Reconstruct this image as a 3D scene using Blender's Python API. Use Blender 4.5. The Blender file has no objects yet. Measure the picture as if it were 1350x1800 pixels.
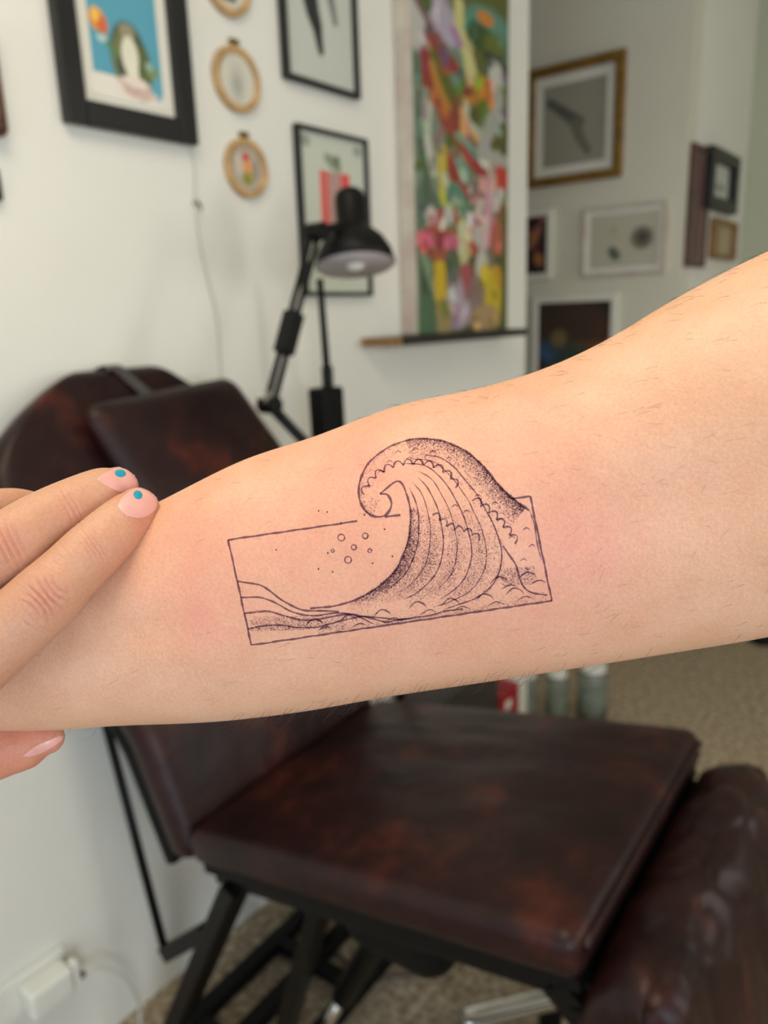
import bpy, math, random
import numpy as np
from mathutils import Vector, Matrix, noise
from mathutils.bvhtree import BVHTree

scn = bpy.context.scene
COL = scn.collection
random.seed(7)
rng = np.random.default_rng(7)

# ------------------------------------------------------------------ camera
F_PX, CX, CY = 1345.0, 675.0, 900.0            # focal length in pixels of the 1350 x 1800 frame
PITCH, ROLL, YAW = math.radians(14.3), math.radians(2.0), math.radians(38.5)
CAM = np.array([0.0, 0.0, 1.45])
_fw = np.array([-math.sin(YAW) * math.cos(PITCH), math.cos(YAW) * math.cos(PITCH), -math.sin(PITCH)])
_r0 = np.array([math.cos(YAW), math.sin(YAW), 0.0])
_u0 = np.cross(_r0, _fw)
_r = math.cos(ROLL) * _r0 - math.sin(ROLL) * _u0
_u = math.cos(ROLL) * _u0 + math.sin(ROLL) * _r0
cam_data = bpy.data.cameras.new('camera')
cam = bpy.data.objects.new('camera', cam_data)
COL.objects.link(cam)
cam.matrix_world = Matrix(((_r[0], _u[0], -_fw[0], CAM[0]), (_r[1], _u[1], -_fw[1], CAM[1]),
                           (_r[2], _u[2], -_fw[2], CAM[2]), (0, 0, 0, 1)))
cam_data.sensor_width = 36.0
cam_data.lens = F_PX / 1800.0 * 36.0
cam_data.clip_start = 0.02
cam_data.dof.use_dof = True
cam_data.dof.focus_distance = 0.212
cam_data.dof.aperture_fstop = cam_data.lens / 2.5
scn.camera = cam

# ------------------------------------------------------------------ world, lights, exposure
scn.view_settings.view_transform = 'Standard'
scn.view_settings.look = 'None'
scn.view_settings.gamma = 1.0
scn.view_settings.use_curve_mapping = False
scn.view_settings.exposure = 0.0
world = bpy.data.worlds.new('daylight'); scn.world = world
world.use_nodes = True
world.node_tree.nodes['Background'].inputs[0].default_value = (0.75, 0.86, 1.0, 1)
world.node_tree.nodes['Background'].inputs[1].default_value = 1.2


def area(name, loc, target, sx, sy, power, col):
    l = bpy.data.lights.new(name, 'AREA'); l.shape = 'RECTANGLE'
    l.size, l.size_y, l.energy, l.color = sx, sy, power, col
    o = bpy.data.objects.new(name, l); COL.objects.link(o)
    o.location = loc
    d = Vector(target) - Vector(loc)
    o.rotation_euler = d.to_track_quat('-Z', 'Y').to_euler()
    return o


WIN1 = (0.05, 0.65, 1.05, 1.95)        # y0, y1, z0, z1 of the two windows in the wall on the right
WIN2 = (2.1, 2.7, 1.05, 2.1)
WIN_ADDED = (-1.75, -0.75, 0.80, 2.20)     # unseen window added in the same wall, to light the lower left wall
WIN_FILL = (-1.05, 0.25, 0.12, 2.1)       # x0, x1, z0, z1 of an added, unseen opening behind the photographer, for fill light
SUNNY, SKY = (1.0, 0.97, 0.88), (0.68, 0.83, 1.0)
area('window_daylight', (2.02, 0.35, 1.5), (-1, 0.45, 1.4), 0.6, 0.9, 15, SUNNY)
area('window_daylight', (2.02, 2.40, 1.58), (-1, 2.2, 1.5), 0.6, 1.05, 24, SUNNY)
area('added_fill_daylight', (-0.4, -2.28, 1.1), (-0.4, 1.0, 1.1), 1.3, 1.95, 10, SKY)  # added fill through the unseen opening, for arm front and far wall
area('window_daylight', (2.02, -1.25, 1.5), (-1.0, 0.2, 0.7), 1.0, 1.4, 48, SKY)  # the added window, unseen, brightens the lower left wall
area('added_top_light', (-0.25, 0.05, 2.82), (-0.25, 0.05, 0), 1.0, 0.8, 21, (1.0, 0.86, 0.62))  # unseen lamp, added for top light on the arm


# ------------------------------------------------------------------ measuring helpers
def ray(px, py):
    return _fw + (px - CX) / F_PX * _r - (py - CY) / F_PX * _u


def at(px, py, depth):
    return CAM + depth * ray(px, py)


def on_plane(px, py, axis, val):
    d = ray(px, py)
    return CAM + (val - CAM[axis]) / d[axis] * d


def to_px(P):
    d = np.asarray(P) - CAM
    z = d @ _fw
    return CX + F_PX * (d @ _r) / z, CY - F_PX * (d @ _u) / z, z


def lin(c):
    c = np.asarray(c, float) / 255.0
    return np.where(c <= 0.04045, c / 12.92, ((c + 0.055) / 1.055) ** 2.4)


def rgba(c):
    return tuple(float(v) for v in lin(c)) + (1.0,)


# ------------------------------------------------------------------ materials
def mat(name, col, rough=0.6, metal=0.0, bump=0.0, bscale=60.0, var=0.0, vscale=8.0, col2=None, spec=0.5, coat=0.0, trans=0.0):
    m = bpy.data.materials.new(name); m.use_nodes = True
    nt = m.node_tree; b = nt.nodes['Principled BSDF']
    b.inputs['Base Color'].default_value = rgba(col)
    b.inputs['Roughness'].default_value = rough
    b.inputs['Metallic'].default_value = metal
    b.inputs['Specular IOR Level'].default_value = spec
    b.inputs['Coat Weight'].default_value = coat
    b.inputs['Transmission Weight'].default_value = trans
    tc = nt.nodes.new('ShaderNodeTexCoord')
    if var > 0 or col2 is not None:
        n = nt.nodes.new('ShaderNodeTexNoise'); n.inputs['Scale'].default_value = vscale
        n.inputs['Detail'].default_value = 6
        nt.links.new(tc.outputs['Object'], n.inputs['Vector'])
        ramp = nt.nodes.new('ShaderNodeValToRGB')
        c2 = col2 if col2 is not None else tuple(max(0, v * (1 - var)) for v in col)
        ramp.color_ramp.elements[0].position = 0.35; ramp.color_ramp.elements[1].position = 0.68
        ramp.color_ramp.elements[0].color = rgba(col); ramp.color_ramp.elements[1].color = rgba(c2)
        nt.links.new(n.outputs['Fac'], ramp.inputs['Fac'])
        nt.links.new(ramp.outputs['Color'], b.inputs['Base Color'])
    if bump > 0:
        n2 = nt.nodes.new('ShaderNodeTexNoise'); n2.inputs['Scale'].default_value = bscale
        n2.inputs['Detail'].default_value = 5
        nt.links.new(tc.outputs['Object'], n2.inputs['Vector'])
        bp = nt.nodes.new('ShaderNodeBump'); bp.inputs['Strength'].default_value = bump
        bp.inputs['Distance'].default_value = 0.01
        nt.links.new(n2.outputs['Fac'], bp.inputs['Height'])
        nt.links.new(bp.outputs['Normal'], b.inputs['Normal'])
    return m


def mat_print(name, rough=0.55, coat=0.0):
    m = bpy.data.materials.new(name); m.use_nodes = True
    nt = m.node_tree; b = nt.nodes['Principled BSDF']
    a = nt.nodes.new('ShaderNodeAttribute'); a.attribute_name = 'print'
    nt.links.new(a.outputs['Color'], b.inputs['Base Color'])
    b.inputs['Roughness'].default_value = rough
    b.inputs['Coat Weight'].default_value = coat
    return m


M = {}
M['wall'] = mat('wall_paint', (230, 227, 218), 0.75, bump=0.06, bscale=45, var=0.03, vscale=1.5)
M['wall_dim'] = mat('hall_paint', (216, 211, 194), 0.8, bump=0.05, bscale=40, var=0.03, vscale=2)
M['wall_olive'] = mat('olive_paint', (186, 190, 168), 0.8, bump=0.05, bscale=40)
M['ceil'] = mat('ceiling_paint', (236, 234, 228), 0.9, bump=0.05, bscale=50)
M['black_wood'] = mat('black_wood', (22, 21, 21), 0.38, var=0.3, vscale=12, bump=0.05, bscale=90)
M['black_metal'] = mat('black_metal', (6, 6, 7), 0.45, bump=0.03, bscale=200, var=0.2, spec=0.22)
M['black_matte'] = mat('black_plastic', (6, 6, 6), 0.6, spec=0.2, var=0.2, bump=0.04, bscale=150)
M['gold'] = mat('gold_frame', (150, 112, 48), 0.38, metal=0.35, var=0.25, vscale=25, bump=0.08, bscale=80)
M['hoop'] = mat('beech_hoop', (205, 165, 112), 0.5, var=0.18, vscale=30, bump=0.05, bscale=120)
M['brass'] = mat('brass', (140, 118, 70), 0.35, metal=0.9, var=0.1)
M['white_plastic'] = mat('white_plastic', (225, 224, 215), 0.4, var=0.04)
M['cable'] = mat('pale_cable', (205, 203, 195), 0.5, var=0.05)
M['grey_cable'] = mat('grey_cable', (95, 85, 75), 0.5, var=0.1)
M['chrome'] = mat('chrome', (225, 225, 222), 0.18, metal=1.0, var=0.05)
M['mat_board'] = mat('mat_board', (226, 222, 210), 0.8, var=0.02)
M['shelf'] = mat('dark_shelf_wood', (36, 30, 26), 0.5, var=0.4, vscale=14, bump=0.05)
M['tan_wood'] = mat('tan_wood', (150, 112, 66), 0.5, var=0.2, vscale=20, bump=0.05)
M['canvas_side'] = mat('canvas_edge', (205, 198, 180), 0.8, col2=(190, 170, 160), vscale=14, bump=0.1, bscale=250)
M['brown'] = mat('brown_varnish', (96, 52, 40), 0.4, var=0.3, vscale=15)
M['red'] = mat('red_card', (165, 22, 34), 0.5, var=0.15)
M['inner_white'] = mat('shade_lining', (176, 167, 168), 0.5, var=0.03)
M['bulb'] = mat('bulb_glass', (240, 238, 230), 0.25, var=0.02)
M['print'] = mat_print('paper_print')
M['paint'] = mat_print('oil_paint', 0.45)


def mat_glass(name, col, rough=0.05):
    m = mat(name, col, rough, trans=0.9)
    return m


M['glass'] = mat_glass('clear_plastic', (215, 225, 220), 0.15)


def mat_leather():
    m = bpy.data.materials.new('oxblood_leather'); m.use_nodes = True
    nt = m.node_tree; b = nt.nodes['Principled BSDF']
    tc = nt.nodes.new('ShaderNodeTexCoord')
    n = nt.nodes.new('ShaderNodeTexNoise'); n.inputs['Scale'].default_value = 7; n.inputs['Detail'].default_value = 7
    n.inputs['Roughness'].default_value = 0.65
    nt.links.new(tc.outputs['Object'], n.inputs['Vector'])
    r = nt.nodes.new('ShaderNodeValToRGB')
    r.color_ramp.elements[0].position = 0.36; r.color_ramp.elements[0].color = rgba((25, 12, 12))
    r.color_ramp.elements[1].position = 0.72; r.color_ramp.elements[1].color = rgba((80, 36, 25))
    e = r.color_ramp.elements.new(0.55); e.color = rgba((40, 19, 18))
    nt.links.new(n.outputs['Fac'], r.inputs['Fac']); nt.links.new(r.outputs['Color'], b.inputs['Base Color'])
    v = nt.nodes.new('ShaderNodeTexVoronoi'); v.inputs['Scale'].default_value = 260
    nt.links.new(tc.outputs['Object'], v.inputs['Vector'])
    n2 = nt.nodes.new('ShaderNodeTexNoise'); n2.inputs['Scale'].default_value = 22; n2.inputs['Detail'].default_value = 4
    nt.links.new(tc.outputs['Object'], n2.inputs['Vector'])
    b1 = nt.nodes.new('ShaderNodeBump'); b1.inputs['Strength'].default_value = 0.12; b1.inputs['Distance'].default_value = 0.002
    nt.links.new(v.outputs['Distance'], b1.inputs['Height'])
    b2 = nt.nodes.new('ShaderNodeBump'); b2.inputs['Strength'].default_value = 0.25; b2.inputs['Distance'].default_value = 0.01
    nt.links.new(n2.outputs['Fac'], b2.inputs['Height']); nt.links.new(b1.outputs['Normal'], b2.inputs['Normal'])
    nt.links.new(b2.outputs['Normal'], b.inputs['Normal'])
    b.inputs['Roughness'].default_value = 0.40
    b.inputs['Specular IOR Level'].default_value = 0.24
    return m


M['leather'] = mat_leather()


def mat_carpet():
    m = bpy.data.materials.new('beige_carpet'); m.use_nodes = True
    nt = m.node_tree; b = nt.nodes['Principled BSDF']
    tc = nt.nodes.new('ShaderNodeTexCoord')
    n = nt.nodes.new('ShaderNodeTexNoise'); n.inputs['Scale'].default_value = 55; n.inputs['Detail'].default_value = 5
    nt.links.new(tc.outputs['Object'], n.inputs['Vector'])
    r = nt.nodes.new('ShaderNodeValToRGB')
    r.color_ramp.elements[0].position = 0.36; r.color_ramp.elements[0].color = rgba((132, 112, 88))
    r.color_ramp.elements[1].position = 0.66; r.color_ramp.elements[1].color = rgba((196, 180, 154))
    nt.links.new(n.outputs['Fac'], r.inputs['Fac']); nt.links.new(r.outputs['Color'], b.inputs['Base Color'])
    n2 = nt.nodes.new('ShaderNodeTexNoise'); n2.inputs['Scale'].default_value = 260
    nt.links.new(tc.outputs['Object'], n2.inputs['Vector'])
    bp = nt.nodes.new('ShaderNodeBump'); bp.inputs['Strength'].default_value = 0.6; bp.inputs['Distance'].default_value = 0.01
    nt.links.new(n2.outputs['Fac'], bp.inputs['Height']); nt.links.new(bp.outputs['Normal'], b.inputs['Normal'])
    b.inputs['Roughness'].default_value = 0.95
    b.inputs['Specular IOR Level'].default_value = 0.15
    return m


M['carpet'] = mat_carpet()


def mat_skin(name, base, blush, pale):
    """skin: base tone, blush mixed by the 'blush' attribute (irritated skin, knuckles), mottling by noise, pore relief"""
    m = bpy.data.materials.new(name); m.use_nodes = True
    nt = m.node_tree; L = nt.links; b = nt.nodes['Principled BSDF']
    tc = nt.nodes.new('ShaderNodeTexCoord')
    n = nt.nodes.new('ShaderNodeTexNoise'); n.inputs['Scale'].default_value = 55; n.inputs['Detail'].default_value = 5
    L.new(tc.outputs['Object'], n.inputs['Vector'])
    mr = nt.nodes.new('ShaderNodeMapRange'); mr.inputs[1].default_value = 0.35; mr.inputs[2].default_value = 0.7
    L.new(n.outputs['Fac'], mr.inputs[0])
    mix1 = nt.nodes.new('ShaderNodeMixRGB'); mix1.inputs[1].default_value = rgba(base); mix1.inputs[2].default_value = rgba(pale)
    L.new(mr.outputs[0], mix1.inputs[0])
    a = nt.nodes.new('ShaderNodeAttribute'); a.attribute_name = 'blush'
    mul = nt.nodes.new('ShaderNodeMath'); mul.operation = 'MULTIPLY'
    n3 = nt.nodes.new('ShaderNodeTexNoise'); n3.inputs['Scale'].default_value = 130; n3.inputs['Detail'].default_value = 6
    L.new(tc.outputs['Object'], n3.inputs['Vector'])
    mr3 = nt.nodes.new('ShaderNodeMapRange'); mr3.inputs[1].default_value = 0.3; mr3.inputs[2].default_value = 0.7
    mr3.inputs[3].default_value = 0.65; mr3.inputs[4].default_value = 1.15
    L.new(n3.outputs['Fac'], mr3.inputs[0])
    L.new(a.outputs['Fac'], mul.inputs[0]); L.new(mr3.outputs[0], mul.inputs[1])
    mix2 = nt.nodes.new('ShaderNodeMixRGB'); mix2.inputs[2].default_value = rgba(blush)
    L.new(mul.outputs[0], mix2.inputs[0]); L.new(mix1.outputs[0], mix2.inputs[1])
    # tiny speckle
    n4 = nt.nodes.new('ShaderNodeTexNoise'); n4.inputs['Scale'].default_value = 1100; n4.inputs['Detail'].default_value = 3
    L.new(tc.outputs['Object'], n4.inputs['Vector'])
    mr4 = nt.nodes.new('ShaderNodeMapRange'); mr4.inputs[1].default_value = 0.3; mr4.inputs[2].default_value = 0.7
    mr4.inputs[3].default_value = 0.93; mr4.inputs[4].default_value = 1.05
    L.new(n4.outputs['Fac'], mr4.inputs[0])
    mix3 = nt.nodes.new('ShaderNodeMixRGB'); mix3.blend_type = 'MULTIPLY'; mix3.inputs[0].default_value = 1
    L.new(mix2.outputs[0], mix3.inputs[1]); L.new(mr4.outputs[0], mix3.inputs[2])
    L.new(mix3.outputs[0], b.inputs['Base Color'])
    v = nt.nodes.new('ShaderNodeTexVoronoi'); v.inputs['Scale'].default_value = 1500
    L.new(tc.outputs['Object'], v.inputs['Vector'])
    b1 = nt.nodes.new('ShaderNodeBump'); b1.inputs['Strength'].default_value = 0.22; b1.inputs['Distance'].default_value = 0.0003
    L.new(v.outputs['Distance'], b1.inputs['Height'])
    n5 = nt.nodes.new('ShaderNodeTexNoise'); n5.inputs['Scale'].default_value = 420; n5.inputs['Detail'].default_value = 4
    L.new(tc.outputs['Object'], n5.inputs['Vector'])
    b2 = nt.nodes.new('ShaderNodeBump'); b2.inputs['Strength'].default_value = 0.25; b2.inputs['Distance'].default_value = 0.0005
    L.new(n5.outputs['Fac'], b2.inputs['Height']); L.new(b1.outputs['Normal'], b2.inputs['Normal'])
    L.new(b2.outputs['Normal'], b.inputs['Normal'])
    b.inputs['Roughness'].default_value = 0.52
    b.inputs['Specular IOR Level'].default_value = 0.35
    b.inputs['Subsurface Weight'].default_value = 0.35
    b.inputs['Subsurface Radius'].default_value = (1.0, 0.32, 0.16)
    b.inputs['Subsurface Scale'].default_value = 0.0035
    return m


M['skin_arm'] = mat_skin('forearm_skin', (213, 163, 130), (218, 142, 122), (220, 174, 143))
M['skin_hand'] = mat_skin('hand_skin', (192, 142, 112), (197, 116, 96), (200, 152, 124))
M['nail'] = mat('bare_nail', (220, 160, 150), 0.34, var=0.04, vscale=120, coat=0.1)
M['teal'] = mat('teal_polish', (16, 142, 164), 0.4, var=0.05)
M['hair'] = mat('arm_hair_brown', (70, 48, 36), 0.5, var=0.2, vscale=300)


def mat_ink(name, tint):
    m = bpy.data.materials.new(name); m.use_nodes = True
    nt = m.node_tree
    for n in list(nt.nodes):
        if n.type == 'BSDF_PRINCIPLED': nt.nodes.remove(n)
    t = nt.nodes.new('ShaderNodeBsdfTransparent')
    tc = nt.nodes.new('ShaderNodeTexCoord')
    n = nt.nodes.new('ShaderNodeTexNoise'); n.inputs['Scale'].default_value = 900
    nt.links.new(tc.outputs['Object'], n.inputs['Vector'])
    mix = nt.nodes.new('ShaderNodeMixRGB')
    mix.inputs[1].default_value = (*tint, 1); mix.inputs[2].default_value = (*[min(1, v * 1.35) for v in tint], 1)
    nt.links.new(n.outputs['Fac'], mix.inputs[0]); nt.links.new(mix.outputs[0], t.inputs['Color'])
    nt.links.new(t.outputs[0], nt.nodes['Material Output'].inputs['Surface'])
    return m


M['ink'] = mat_ink('tattoo_ink_line', (0.40, 0.38, 0.48))
M['ink_dot'] = mat_ink('tattoo_ink_stipple', (0.60, 0.59, 0.65))


# ------------------------------------------------------------------ mesh helpers
class MB:
    def __init__(s):
        s.v, s.f = [], []

    def add(s, verts, faces):
        o = len(s.v)
        s.v += [tuple(float(c) for c in v) for v in verts]
        s.f += [tuple(i + o for i in f) for f in faces]
        return s

    def box(s, c, size, R=None):
        hx, hy, hz = [v / 2 for v in size]
        pts = [Vector((x, y, z)) for x in (-hx, hx) for y in (-hy, hy) for z in (-hz, hz)]
        if R is not None: pts = [R @ p for p in pts]
        pts = [p + Vector(c) for p in pts]
        return s.add(pts, [(0, 1, 3, 2), (4, 6, 7, 5), (0, 4, 5, 1), (2, 3, 7, 6), (0, 2, 6, 4), (1, 5, 7, 3)])

    def bar(s, a, b, w, h, up=(0, 0, 1)):
        a, b = Vector(a), Vector(b)
        d = b - a; L = d.length; x = d.normalized()
        y = Vector(up).cross(x)
        if y.length < 1e-4: y = Vector((0, 1, 0)).cross(x)
        y.normalize(); z = x.cross(y)
        R = Matrix((x, y, z)).transposed()
        return s.box((a + b) / 2, (L, w, h), R)

    def tube(s, pts, rad, n=10, cap=True):
        pts = [Vector(p) for p in pts]
        if not hasattr(rad, '__len__'): rad = [rad] * len(pts)
        rings = []; prev = None
        for i, p in enumerate(pts):
            t = (pts[min(i + 1, len(pts) - 1)] - pts[max(i - 1, 0)]).normalized()
            if prev is None:
                a = Vector((0, 0, 1)).cross(t)
                if a.length < 1e-3: a = Vector((1, 0, 0)).cross(t)
            else:
                a = prev - t * prev.dot(t)
            a.normalize(); prev = a; b = t.cross(a)
            rings.append([p + rad[i] * (math.cos(2 * math.pi * k / n) * a + math.sin(2 * math.pi * k / n) * b) for k in range(n)])
        V = [v for r in rings for v in r]; Fc = []
        for i in range(len(rings) - 1):
            for k in range(n):
                k2 = (k + 1) % n
                Fc.append((i * n + k, i * n + k2, (i + 1) * n + k2, (i + 1) * n + k))
        if cap:
            Fc.append(tuple(reversed(range(n)))); Fc.append(tuple((len(rings) - 1) * n + k for k in range(n)))
        return s.add(V, Fc)

    def lathe(s, prof, origin=(0, 0, 0), R=None, n=32, closed=False):
        """prof: (radius, height) list around local z"""
        V, Fc = [], []
        for (r, h) in prof:
            for k in range(n):
                p = Vector((r * math.cos(2 * math.pi * k / n), r * math.sin(2 * math.pi * k / n), h))
                if R is not None: p = R @ p
                V.append(p + Vector(origin))
        m = len(prof)
        for i in range(m if closed else m - 1):
            i2 = (i + 1) % m
            for k in range(n):
                k2 = (k + 1) % n
                Fc.append((i * n + k, i * n + k2, i2 * n + k2, i2 * n + k))
        if not closed:
            Fc.append(tuple(reversed(range(n)))); Fc.append(tuple((m - 1) * n + k for k in range(n)))
        return s.add(V, Fc)

    def rbox(s, size, rad, segs=(8, 8, 4), fn=None):
        """rounded box centred on the origin, then bent by fn"""
        hx, hy, hz = [v / 2 for v in size]
        idx, V, Fc = {}, [], []

        def pt(p):
            key = tuple(round(c, 6) for c in p)
            if key in idx: return idx[key]
            q = Vector(p)
            inner = Vector((max(-hx + rad, min(hx - rad, q.x)), max(-hy + rad, min(hy - rad, q.y)), max(-hz + rad, min(hz - rad, q.z))))
            d = q - inner
            if d.length > 1e-9: q = inner + d.normalized() * rad
            idx[key] = len(V); V.append(fn(q) if fn else q)
            return idx[key]

        def lin_(h, n):
            k = max(3, int(n * 0.22))
            a = [-h + rad * i / 4 for i in range(4)]
            m = [-h + rad + (2 * h - 2 * rad) * i / n for i in range(n + 1)]
            b = [h - rad + rad * (i + 1) / 4 for i in range(4)]
            return a + m + b
        X, Y, Z = lin_(hx, segs[0]), lin_(hy, segs[1]), lin_(hz, segs[2])
        for (A, B, f, flip) in ((X, Y, lambda a, b: (a, b, hz), 0), (X, Y, lambda a, b: (a, b, -hz), 1),
                                (Y, Z, lambda a, b: (hx, a, b), 0), (Y, Z, lambda a, b: (-hx, a, b), 1),
                                (Z, X, lambda a, b: (b, hy, a), 0), (Z, X, lambda a, b: (b, -hy, a), 1)):
            for i in range(len(A) - 1):
                for j in range(len(B) - 1):
                    q = (pt(f(A[i], B[j])), pt(f(A[i + 1], B[j])), pt(f(A[i + 1], B[j + 1])), pt(f(A[i], B[j + 1])))
                    if len(set(q)) == 4: Fc.append(tuple(reversed(q)) if flip else q)
        return s.add(V, Fc)

    def build(s, name, material, parent=None, smooth=False, bevel=0.0, loc=None):
        me = bpy.data.meshes.new(name)
        me.from_pydata(s.v, [], s.f); me.update()
        o = bpy.data.objects.new(name, me); COL.objects.link(o)
        if material: me.materials.append(M[material] if isinstance(material, str) else material)
        if smooth:
            me.polygons.foreach_set('use_smooth', [True] * len(me.polygons))
        if bevel > 0:
            b = o.modifiers.new('bevel', 'BEVEL'); b.width = bevel; b.segments = 2; b.limit_method = 'ANGLE'
        if parent is not None: o.parent = parent
        if loc is not None: o.location = loc
        return o


def tag(o, label, cat, group=None, kind=None):
    o['label'] = label; o['category'] = cat
    if group: o['group'] = group
    if kind: o['kind'] = kind
    return o


def structure(o):
    o['kind'] = 'structure'
    return o


def empty(name, loc=(0, 0, 0), rot=None):
    o = bpy.data.objects.new(name, None); COL.objects.link(o)
    o.location = loc
    if rot is not None: o.rotation_euler = rot
    o.empty_display_size = 0.05
    return o


def catmull(pts, n):
    P = np.asarray(pts, float); out = []
    for i in range(len(P) - 1):
        p0 = P[i - 1] if i > 0 else 2 * P[0] - P[1]
        p1, p2 = P[i], P[i + 1]
        p3 = P[i + 2] if i + 2 < len(P) else 2 * P[-1] - P[-2]
        for k in range(n):
            t = k / n
            out.append(0.5 * (2 * p1 + (p2 - p0) * t + (2 * p0 - 5 * p1 + 4 * p2 - p3) * t ** 2 + (-p0 + 3 * p1 - 3 * p2 + p3) * t ** 3))
    out.append(P[-1])
    return np.array(out)


# ------------------------------------------------------------------ the room
XL = -1.30                                    # the long wall with the pictures
Y_END = float(on_plane(927, 300, 0, XL)[1])   # where that wall stops at the opening
YF = 3.25                                     # wall with the gold frame
XC = float(on_plane(1206, 300, 1, YF)[0])     # outer corner, hallway runs on behind it
YE = float(on_plane(1312, 300, 0, XC)[1])     # end wall of the hallway
ZC = 2.95
X0, X1, Y0 = -3.2, 1.95, -2.2


def wall_box(name, lo, hi, m):
    c = [(a + b) / 2 for a, b in zip(lo, hi)]; s = [b - a for a, b in zip(lo, hi)]
    return structure(MB().box(c, s).build(name, m))


wall_box('floor', (X0, Y0, -0.08), (X1, YE + 0.1, 0.0), 'carpet')
wall_box('ceiling', (X0, Y0, ZC), (X1, YE + 0.1, ZC + 0.08), 'ceil')
wall_box('wall_left', (XL - 0.14, Y0, 0), (XL, Y_END, ZC), 'wall')
wall_box('wall_far', (X0, YF, 0), (XC, YF + 0.1, ZC), 'wall_dim')
wall_box('wall_hallway', (XC - 0.1, YF + 0.1, 0), (XC, YE, ZC), 'wall')
wall_box('wall_end', (XC - 0.1, YE, 0), (X1, YE + 0.1, ZC), 'wall_olive')
mb = MB()
for (xa, xb, za, zb) in ((X0, WIN_FILL[0], 0, ZC), (WIN_FILL[1], X1, 0, ZC), (WIN_FILL[0], WIN_FILL[1], 0, WIN_FILL[2]), (WIN_FILL[0], WIN_FILL[1], WIN_FILL[3], ZC)):
    mb.box(((xa + xb) / 2, Y0 - 0.05, (za + zb) / 2), (xb - xa, 0.1, zb - za))
structure(mb.build('wall_behind', 'wall'))
mb = MB(); t = 0.045
for x in (WIN_FILL[0] + t / 2, (WIN_FILL[0] + WIN_FILL[1]) / 2, WIN_FILL[1] - t / 2):
    mb.box((x, Y0 - 0.03, (WIN_FILL[2] + WIN_FILL[3]) / 2), (t, 0.05, WIN_FILL[3] - WIN_FILL[2] - 2 * t))
for z in (WIN_FILL[2] + t / 2, WIN_FILL[3] - t / 2):
    mb.box(((WIN_FILL[0] + WIN_FILL[1]) / 2, Y0 - 0.03, z), (WIN_FILL[1] - WIN_FILL[0], 0.05, t))
wo = structure(mb.build('window_3', 'white_plastic'))  # frame of the added fill opening
MB().box(((WIN_FILL[0] + WIN_FILL[1]) / 2, Y0 + 0.03, WIN_FILL[2] - 0.015), (WIN_FILL[1] - WIN_FILL[0] + 0.06, 0.12, 0.03)).build('window_sill', 'white_plastic', wo, bevel=0.004)
wall_box('wall_side_room', (X0 - 0.1, Y_END - 0.4, 0), (X0, YF, ZC), 'wall_dim')
wall_box('wall_side_room_near', (X0, Y_END - 0.4, 0), (XL - 0.14, Y_END - 0.3, ZC), 'wall_dim')
# right wall with two window openings and the added one, split in piers
mb = MB()


def seg(y0, y1, z0, z1):
    mb.box((X1 + 0.05, (y0 + y1) / 2, (z0 + z1) / 2), (0.1, y1 - y0, z1 - z0))


seg(Y0, WIN_ADDED[0], 0, ZC); seg(WIN_ADDED[1], WIN1[0], 0, ZC); seg(WIN1[1], WIN2[0], 0, ZC); seg(WIN2[1], YE, 0, ZC)
for w in (WIN1, WIN2, WIN_ADDED):
    seg(w[0], w[1], 0, w[2]); seg(w[0], w[1], w[3], ZC)
structure(mb.build('wall_right', 'wall'))
for i, w in zip((1, 2, 4), (WIN1, WIN2, WIN_ADDED)):  # the last one frames the unseen added window
    fr = MB(); x = X1 + 0.03; t = 0.045
    fr.box((x, (w[0] + w[1]) / 2, w[2] + t / 2), (0.05, w[1] - w[0], t)).box((x, (w[0] + w[1]) / 2, w[3] - t / 2), (0.05, w[1] - w[0], t))
    for y in (w[0] + t / 2, w[1] - t / 2, (w[0] + w[1]) / 2):
        fr.box((x, y, (w[2] + w[3]) / 2), (0.05, t, w[3] - w[2] - 2 * t))
    wo = structure(fr.build('window_%d' % i, 'white_plastic'))
    MB().box((X1 - 0.03, (w[0] + w[1]) / 2, w[2] - 0.015), (0.12, w[1] - w[0] + 0.06, 0.03)).build('window_sill', 'white_plastic', wo, bevel=0.004)
# unseen ceiling panel lamp, added to give top light
pl = empty('added_ceiling_light', (-0.25, 0.05, ZC))
MB().box((0, 0, -0.035), (1.06, 0.86, 0.07)).build('housing', 'white_plastic', pl, bevel=0.004)
tag(pl, 'flat white ceiling panel lamp, unseen, added for top light', 'ceiling light')


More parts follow.
